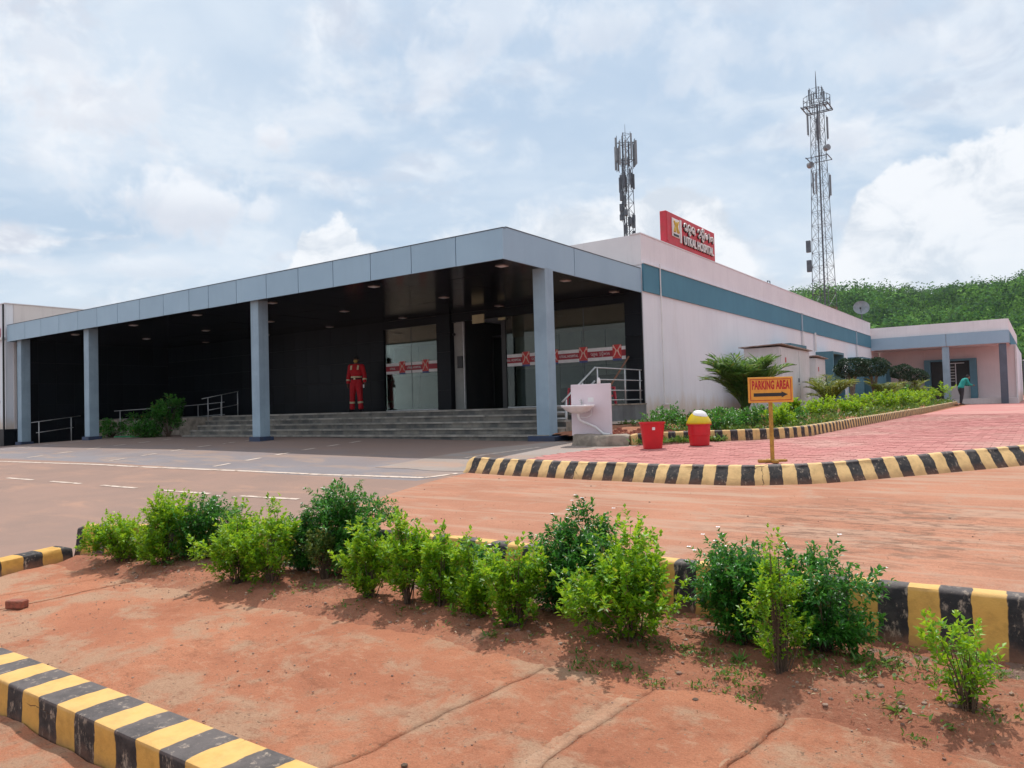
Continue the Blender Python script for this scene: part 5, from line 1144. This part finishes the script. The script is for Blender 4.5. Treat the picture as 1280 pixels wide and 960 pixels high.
while cnt < 1500:
    a = g.uniform(-.16, .40); r_ = g.uniform(175, 372); 
    if hel(a) < .01: continue
    x, y = -math.sin(a)*r_, math.cos(a)*r_; z = hz_(a, r_)-.8; cr = 2.0+3.6*g.random()**2; nn_ = noise.noise(Vector((x*.03, y*.03, 0)))
    crown(lv, x, y, z+.3*cr, cr, 150, .48+.5*nn_+g.normal(0, .34), g, g.uniform(.8, 1.1), .20); cnt += 1
for k in range(520):
    a = g.uniform(-.16, .36); r_ = g.uniform(185, 360)
    if hel(a) < .01: continue
    x, y = -math.sin(a)*r_, math.cos(a)*r_; big = k % 2 == 0; cr = g.uniform(2.6, 4.6) if big else g.uniform(2.0, 3.4)
    crown(lv, x, y, hz_(a, r_)+(.9*cr if big else .5*cr), cr, 190, .10 if big else .95, g, g.uniform(.75, 1.0), .19)
link('hillside_forest', lv.mesh('hillside_forest', M['leafH'], simple=True), kind='stuff')
RL = ['leftmost tree of the close row on the green ridge', 'second tree of the close row on the green ridge', 'third tree of the close row on the green ridge', 'middle tree of the close row on the green ridge', 'tree right of the middle of the close ridge row', 'tallest dark tree at the right end of the close ridge row', 'small lone tree just right of the close ridge row', 'lone tree far right on the green ridge above the porch corner', 'small ridge tree left of the close row, above the satellite dish']
for i, (a, dr) in enumerate([(q[0], q[1]*.72) for q in [(.157, 9), (.150, 8), (.136, 7), (.130, 8), (.119, 7.5), (.106, 9.5), (.085, 7), (.04, 9), (.205, 7)]]):
    r_ = 338; x, y = -math.sin(a)*r_, math.cos(a)*r_; z = hz_(a, r_)
    root = thing('ridge_tree', RL[i], 'tree', (x, y, z-.5), group='trees along the ridge')
    MB().tube([(0, 0, 0), (.2, 0, dr*.5)], [.25, .15], 5).obj('trunk', M['trunk'], root)
    l2 = Leaves(); 
    for k in range(4): crown(l2, g.normal(0, dr*.13), g.normal(0, dr*.13), dr*(.25+.13*k), dr*.22, 150, .10, g, 1.0, .26)
    link('crown', l2.mesh('crown', M['leafH'], simple=True), root)
# ================================================================== people
def remesh(mb, voxel, smooth=4):
    me = mb.mesh('b', []); o = bpy.data.objects.new('b', me); C.objects.link(o)
    r_ = o.modifiers.new('r', 'REMESH'); r_.mode = 'VOXEL'; r_.voxel_size = voxel; r_.use_smooth_shade = True
    s_ = o.modifiers.new('s', 'SMOOTH'); s_.iterations = smooth; s_.factor = .5
    dg = bpy.context.evaluated_depsgraph_get(); out = bpy.data.meshes.new_from_object(o.evaluated_get(dg)); bpy.data.objects.remove(o); return out
def loft(mb, secs, n=14):
    """secs: (centre, radius across, radius deep)"""
    o = len(mb.v); cs = [Vector(s_[0]) for s_ in secs]
    for i, (c, a, b_) in enumerate(secs):
        t = (cs[min(i+1, len(cs)-1)]-cs[max(i-1, 0)]).normalized(); ex = Vector((1, 0, 0)); ex = (ex-t*ex.dot(t)).normalized(); ey = t.cross(ex)
        for k in range(n): w = 2*math.pi*k/n; mb.v.append(tuple(cs[i]+ex*math.cos(w)*a+ey*math.sin(w)*b_))
    for i in range(len(secs)-1):
        for k in range(n): mb.f.append((o+i*n+k, o+i*n+(k+1) % n, o+(i+1)*n+(k+1) % n, o+(i+1)*n+k)); mb.mi.append(0)
    mb.f.append(tuple(o+k for k in range(n))[::-1]); mb.f.append(tuple(o+(len(secs)-1)*n+k for k in range(n))); mb.mi += [0, 0]
def blob(mb, c, r_, n=12, m_=8):
    o = len(mb.v); mb.lathe([(max(.002, math.sin(math.pi*i/m_))*1, -math.cos(math.pi*i/m_)) for i in range(m_+1)], n=n)
    for i in range(o, len(mb.v)): v = mb.v[i]; mb.v[i] = (c[0]+v[0]*r_[0], c[1]+v[1]*r_[1], c[2]+v[2]*r_[2])
def human(J, k=1., grow=0, parts='all'):
    """J: joints. body faces -Y"""
    mb = MB(); g_ = grow
    V_ = {a: Vector(b_) for a, b_ in J.items()}
    def seg(a, b_, ra, rb, da=None, db=None, mid=None):
        da = da or ra; db = db or rb; A, B_ = V_[a], V_[b_]; q = [(A, ra+g_, da+g_)]
        if mid: q.append((A.lerp(B_, mid[0]), mid[1]+g_, mid[2]+g_))
        q.append((B_, rb+g_, db+g_)); loft(mb, q)
    if parts in ('all', 'torso', 'suit'):
        P_, Ws, Ch, Nk = V_['pelvis'], V_['waist'], V_['chest'], V_['neck']
        loft(mb, [(P_-Vector((0, 0, .09)), .11+g_, .09+g_), (P_, .165+g_, .115+g_), (Ws, .145+g_, .105+g_), (Ch, .175+g_, .12+g_), (Ch.lerp(Nk, .55), .175+g_, .10+g_), (Ch.lerp(Nk, .85), .10+g_, .075+g_), (Nk, .062+g_, .06+g_)], 20)
        for s_ in 'lr': loft(mb, [(Ch.lerp(Nk, .62), .07+g_, .07+g_), (V_['sh'+s_], .066+g_, .066+g_)])
    for s_ in 'lr':
        if parts in ('all', 'torso', 'suit', 'arms'):
            seg('sh'+s_, 'el'+s_, .060, .043, mid=(.4, .052, .052)); seg('el'+s_, 'wr'+s_, .043, .028, mid=(.3, .044, .042)); blob(mb, V_['sh'+s_], (.068+g_,)*3); blob(mb, V_['el'+s_], (.043+g_,)*3)
        if parts in ('all', 'suit', 'legs'):
            seg('hp'+s_, 'kn'+s_, .098, .060, .10, .062, mid=(.35, .088, .092)); seg('kn'+s_, 'an'+s_, .058, .040, mid=(.3, .060, .066)); blob(mb, V_['kn'+s_], (.060+g_,)*3)
    return mb
def hand(mb, W_, D_, side, k=1.):
    W_ = Vector(W_); D_ = Vector(D_).normalized(); thick = Vector((side, 0, 0)); thick = (thick-D_*thick.dot(D_)).normalized(); wide = D_.cross(thick)
    pts = [(W_, .024), (W_+D_*.045, .030), (W_+D_*.085, .030)]
    mb.tube([p for p, r_ in pts], [r_*.85 for p, r_ in pts], 8)
    for i, (o, L, c) in enumerate(((-.030, .062, .25), (-.010, .074, .3), (.010, .070, .35), (.029, .054, .4))):
        a = W_+D_*.085+wide*o; b_ = a+D_*L*.5-thick*L*c*.35; c_ = b_+D_*L*.42-thick*L*c*.9; mb.tube([a-D_*.01, b_, c_], [.0098, .0088, .0070], 6)
    a = W_+D_*.03-wide*.028; mb.tube([a, a-wide*.025+D_*.03-thick*.01, a-wide*.03+D_*.062-thick*.02], [.013, .011, .0085], 6)
def foot(mb, A, yaw, L=.25):
    A = Vector(A); d_ = Vector((math.sin(yaw), -math.cos(yaw), 0))
    loft(mb, [(A-d_*.06+Vector((0, 0, -.045)), .030, .03), (A+Vector((0, 0, -.035)), .042, .048), (A+d_*.07+Vector((0, 0, -.052)), .046, .034), (A+d_*.14+Vector((0, 0, -.062)), .046, .024), (A+d_*.175+Vector((0, 0, -.066)), .028, .014)], 10)
def head(mb, c, yaw=0):
    c = Vector(c)
    blob(mb, c+Vector((0, .01, .02)), (.076, .094, .100), 18, 12); blob(mb, c+Vector((0, -.022, -.045)), (.056, .068, .062), 14, 10); blob(mb, c+Vector((0, -.06, -.085)), (.026, .024, .02))
    mb.tube([c+Vector((0, -.080, .025)), c+Vector((0, -.104, -.018)), c+Vector((0, -.092, -.028))], [.008, .014, .010], 6)
    for s_ in (-1, 1):
        blob(mb, c+Vector((s_*.078, .012, -.005)), (.010, .020, .030)); blob(mb, c+Vector((s_*.03, -.075, .035)), (.022, .015, .008))
    mb.tube([c+Vector((-.024, -.083, -.055)), c+Vector((0, -.094, -.055)), c+Vector((.024, -.083, -.055))], .007, 6)
def person(label, loc, rz, J, suit, parts_fn, voxel=.011, hands=None, headc=None, feet=((.03), (.03))):
    t = thing('person', label, 'person', loc, rz)
    mb = human(J); V_ = {a: Vector(b_) for a, b_ in J.items()}
    hc = V_['head']; loft(mb, [(V_['neck']-Vector((0, 0, .03)), .058, .058), (V_['neck'].lerp(hc, .5), .052, .054), (hc+Vector((0, 0, -.03)), .05, .055)]); head(mb, hc)
    for s_, sg_ in (('l', 1), ('r', -1)): hand(mb, V_['wr'+s_], V_['hd'+s_], sg_); foot(mb, V_['an'+s_], sg_*.25)
    me = remesh(mb, .0085, 3); me.materials.clear(); me.materials.append(M['skin']); link('body', me, t)
    for s_ in (-1, 1):
        MB().lathe([(.001, -.011), (.009, -.006), (.011, 0), (.009, .006), (.001, .011)], (hc.x+s_*.029, hc.y-.074, hc.z+.018), 8).obj('eye', M['black'], t, smooth=True)
    parts_fn(t, V_)
    return t
M['skin'] = flat('brown_skin', (.22, .11, .07), .55); M['suit'] = basic('red_coverall_cloth', (.62, .012, .022), (.50, .010, .020), 9, .8, .5, 22, .02, world=False)
M['reflect'] = flat('pale_reflective_tape', (.80, .70, .45), .4); M['mask'] = flat('yellow_face_mask', (.68, .52, .12), .7); M['cap'] = flat('black_cap_cloth', (.012, .012, .014), .8)
M['shirt'] = basic('teal_shirt_cloth', (.02, .33, .29), (.015, .26, .24), 9, .85, .4, 25, .02, world=False); M['trouser'] = basic('dark_trouser_cloth', (.03, .028, .035), (.02, .02, .025), 9, .85, .4, 25, .02, world=False)
def cloth(name, mb, m_, t, vox=.012, sm=3):
    me = remesh(mb, vox, sm); me.materials.clear(); me.materials.append(m_); return link(name, me, t)
def band(name, mb_secs, m_, t):
    mb = MB(); loft(mb, mb_secs, 18); return mb.obj(name, m_, t, smooth=True)
J1 = dict(pelvis=(0, 0, .93), waist=(0, -.005, 1.08), chest=(0, 0, 1.28), neck=(0, .005, 1.475), head=(.012, -.012, 1.612), shl=(.190, .01, 1.395), shr=(-.190, .012, 1.402), ell=(.265, .03, 1.13), elr=(-.27, .035, 1.13), wrl=(.30, -.06, .905), wrr=(-.275, -.02, .885),
          hpl=(.088, 0, .90), hpr=(-.088, 0, .90), knl=(.120, -.03, .50), knr=(-.14, -.01, .50), anl=(.150, -.03, .085), anr=(-.165, .02, .085), hdl=(.05, -.10, -1), hdr=(-.02, -.06, -1))
def guard_parts(t, V_):
    mb = human(J1, grow=.022, parts='suit')
    for s_ in 'lr': loft(mb, [(V_['kn'+s_], .075, .078), (V_['kn'+s_].lerp(V_['an'+s_], .6), .076, .080), (V_['an'+s_]+Vector((0, 0, .02)), .080, .082)])
    cloth('coverall', mb, M['suit'], t)
    mb = MB(); loft(mb, [(V_['neck']+Vector((0, 0, -.05)), .085, .082), (V_['neck']+Vector((0, -.004, .015)), .076, .076)], 16); mb.obj('collar', M['suit'], t, smooth=True)
    band('belt', [((0, -.003, 1.005), .176, .142), ((0, -.003, 1.045), .174, .138)], M['cap'], t); band('waist_tape', [((0, -.003, 1.055), .173, .137), ((0, -.003, 1.105), .171, .134)], M['reflect'], t)
    MB().box((-.03, -.150, 1.0), (.03, -.141, 1.05)).obj('buckle', M['reflect'], t)
    for s_, q in (('l', 1), ('r', -1)):
        a, b_ = V_['el'+s_], V_['wr'+s_]; band('cuff_tape', [(a.lerp(b_, .50), .067, .066), (a.lerp(b_, .68), .064, .062)], M['reflect'], t)
        a, b_ = V_['kn'+s_], V_['an'+s_]; band('ankle_tape', [(a.lerp(b_, .42), .084, .088), (a.lerp(b_, .56), .084, .088)], M['reflect'], t)
        mb = MB()
        for dx in (-.024, .024): pass
        mb.add([(q*.085, -.118, 1.30), (q*.135, -.118, 1.30), (q*.135, -.085, 1.425), (q*.085, -.088, 1.435), (q*.085, -.150, 1.30), (q*.135, -.146, 1.30), (q*.145, -.105, 1.43), (q*.088, -.105, 1.445)], [(0, 1, 2, 3), (7, 6, 5, 4), (0, 4, 5, 1), (1, 5, 6, 2), (2, 6, 7, 3), (3, 7, 4, 0)]); mb.obj('shoulder_tape', M['reflect'], t)
        mb = MB(); foot(mb, V_['an'+s_]+Vector((0, 0, .008)), q*.25); 
        c = V_['an'+s_]
        mb.v = [(c.x+(x-c.x)*1.16, c.y+(y-c.y)*1.12, max(.0, c.z+(z-c.z)*1.12)) for x, y, z in mb.v]; mb.obj('boot', M['cap'], t, smooth=True)
    h_ = V_['head']; mb = MB(); blob(mb, h_+Vector((0, .014, .048)), (.086, .104, .082), 18, 10); cp = mb.obj('cap', M['cap'], t, smooth=True)
    mb = MB(); loft(mb, [(h_+Vector((0, -.06, .062)), .070, .010), (h_+Vector((0, -.12, .052)), .060, .006), (h_+Vector((0, -.15, .043)), .035, .004)], 12); mb.obj('visor', M['cap'], cp, smooth=True)
    mb = MB(); blob(mb, h_+Vector((0, -.045, -.040)), (.062, .062, .056), 14, 10); mb.obj('face_mask', M['mask'], t, smooth=True)
    MB().box((.27, -.12, .74), (.31, -.09, .84)).obj('phone', M['white'], t)
person('person in red coverall, black cap and face mask standing above the steps', (-17.35, 16.25, -.042), R(22), J1, None, guard_parts)
J2 = dict(pelvis=(0, .04, .90), waist=(0, -.02, 1.03), chest=(0, -.12, 1.20), neck=(0, -.24, 1.35), head=(0, -.34, 1.43), shl=(.18, -.18, 1.29), shr=(-.18, -.18, 1.29), ell=(.22, -.28, 1.05), elr=(-.22, -.28, 1.05), wrl=(.14, -.46, 1.0), wrr=(-.14, -.46, 1.0),
          hpl=(.085, .04, .87), hpr=(-.085, .04, .87), knl=(.12, -.04, .49), knr=(-.10, .05, .48), anl=(.14, .0, .085), anr=(-.12, .14, .085), hdl=(-.1, -1, -.1), hdr=(.1, -1, -.1))
def visitor_parts(t, V_):
    cloth('shirt', human(J2, grow=.022, parts='torso'), M['shirt'], t)
    mb = human(J2, grow=.018, parts='legs'); loft(mb, [((0, .04, .82), .15, .12), ((0, .02, .98), .155, .125)], 16); cloth('trousers', mb, M['trouser'], t)
    mb = MB(); blob(mb, V_['head']+Vector((0, .02, .035)), (.084, .098, .088), 16, 10); mb.obj('hair', M['cap'], t, smooth=True)
    for s_, q in (('l', 1), ('r', -1)):
        mb = MB(); foot(mb, V_['an'+s_]+Vector((0, 0, .005)), q*.25); c = V_['an'+s_]; mb.v = [(c.x+(x-c.x)*1.15, c.y+(y-c.y)*1.12, max(0, c.z+(z-c.z)*1.12)) for x, y, z in mb.v]; mb.obj('shoe', M['cap'], t, smooth=True)
person('person in a teal shirt and dark trousers leaning forward under the far porch', (-3.48, 45.5, gz(-3.48, 45.5)+.005), R(120), J2, None, visitor_parts)

# ================================================================== thin haze over the whole place, sky left outside
m_, b = newmat('haze_air'); v_ = b.n('ShaderNodeVolumePrincipled', ins={'Color': (.80, .90, 1, 1), 'Density': .00014, 'Anisotropy': .3}); b.n('ShaderNodeOutputMaterial', ins={'Volume': v_.outputs[0]})
MB().box((-900, -300, -12), (900, 1100, 75)).obj('haze', m_, kind='stuff')
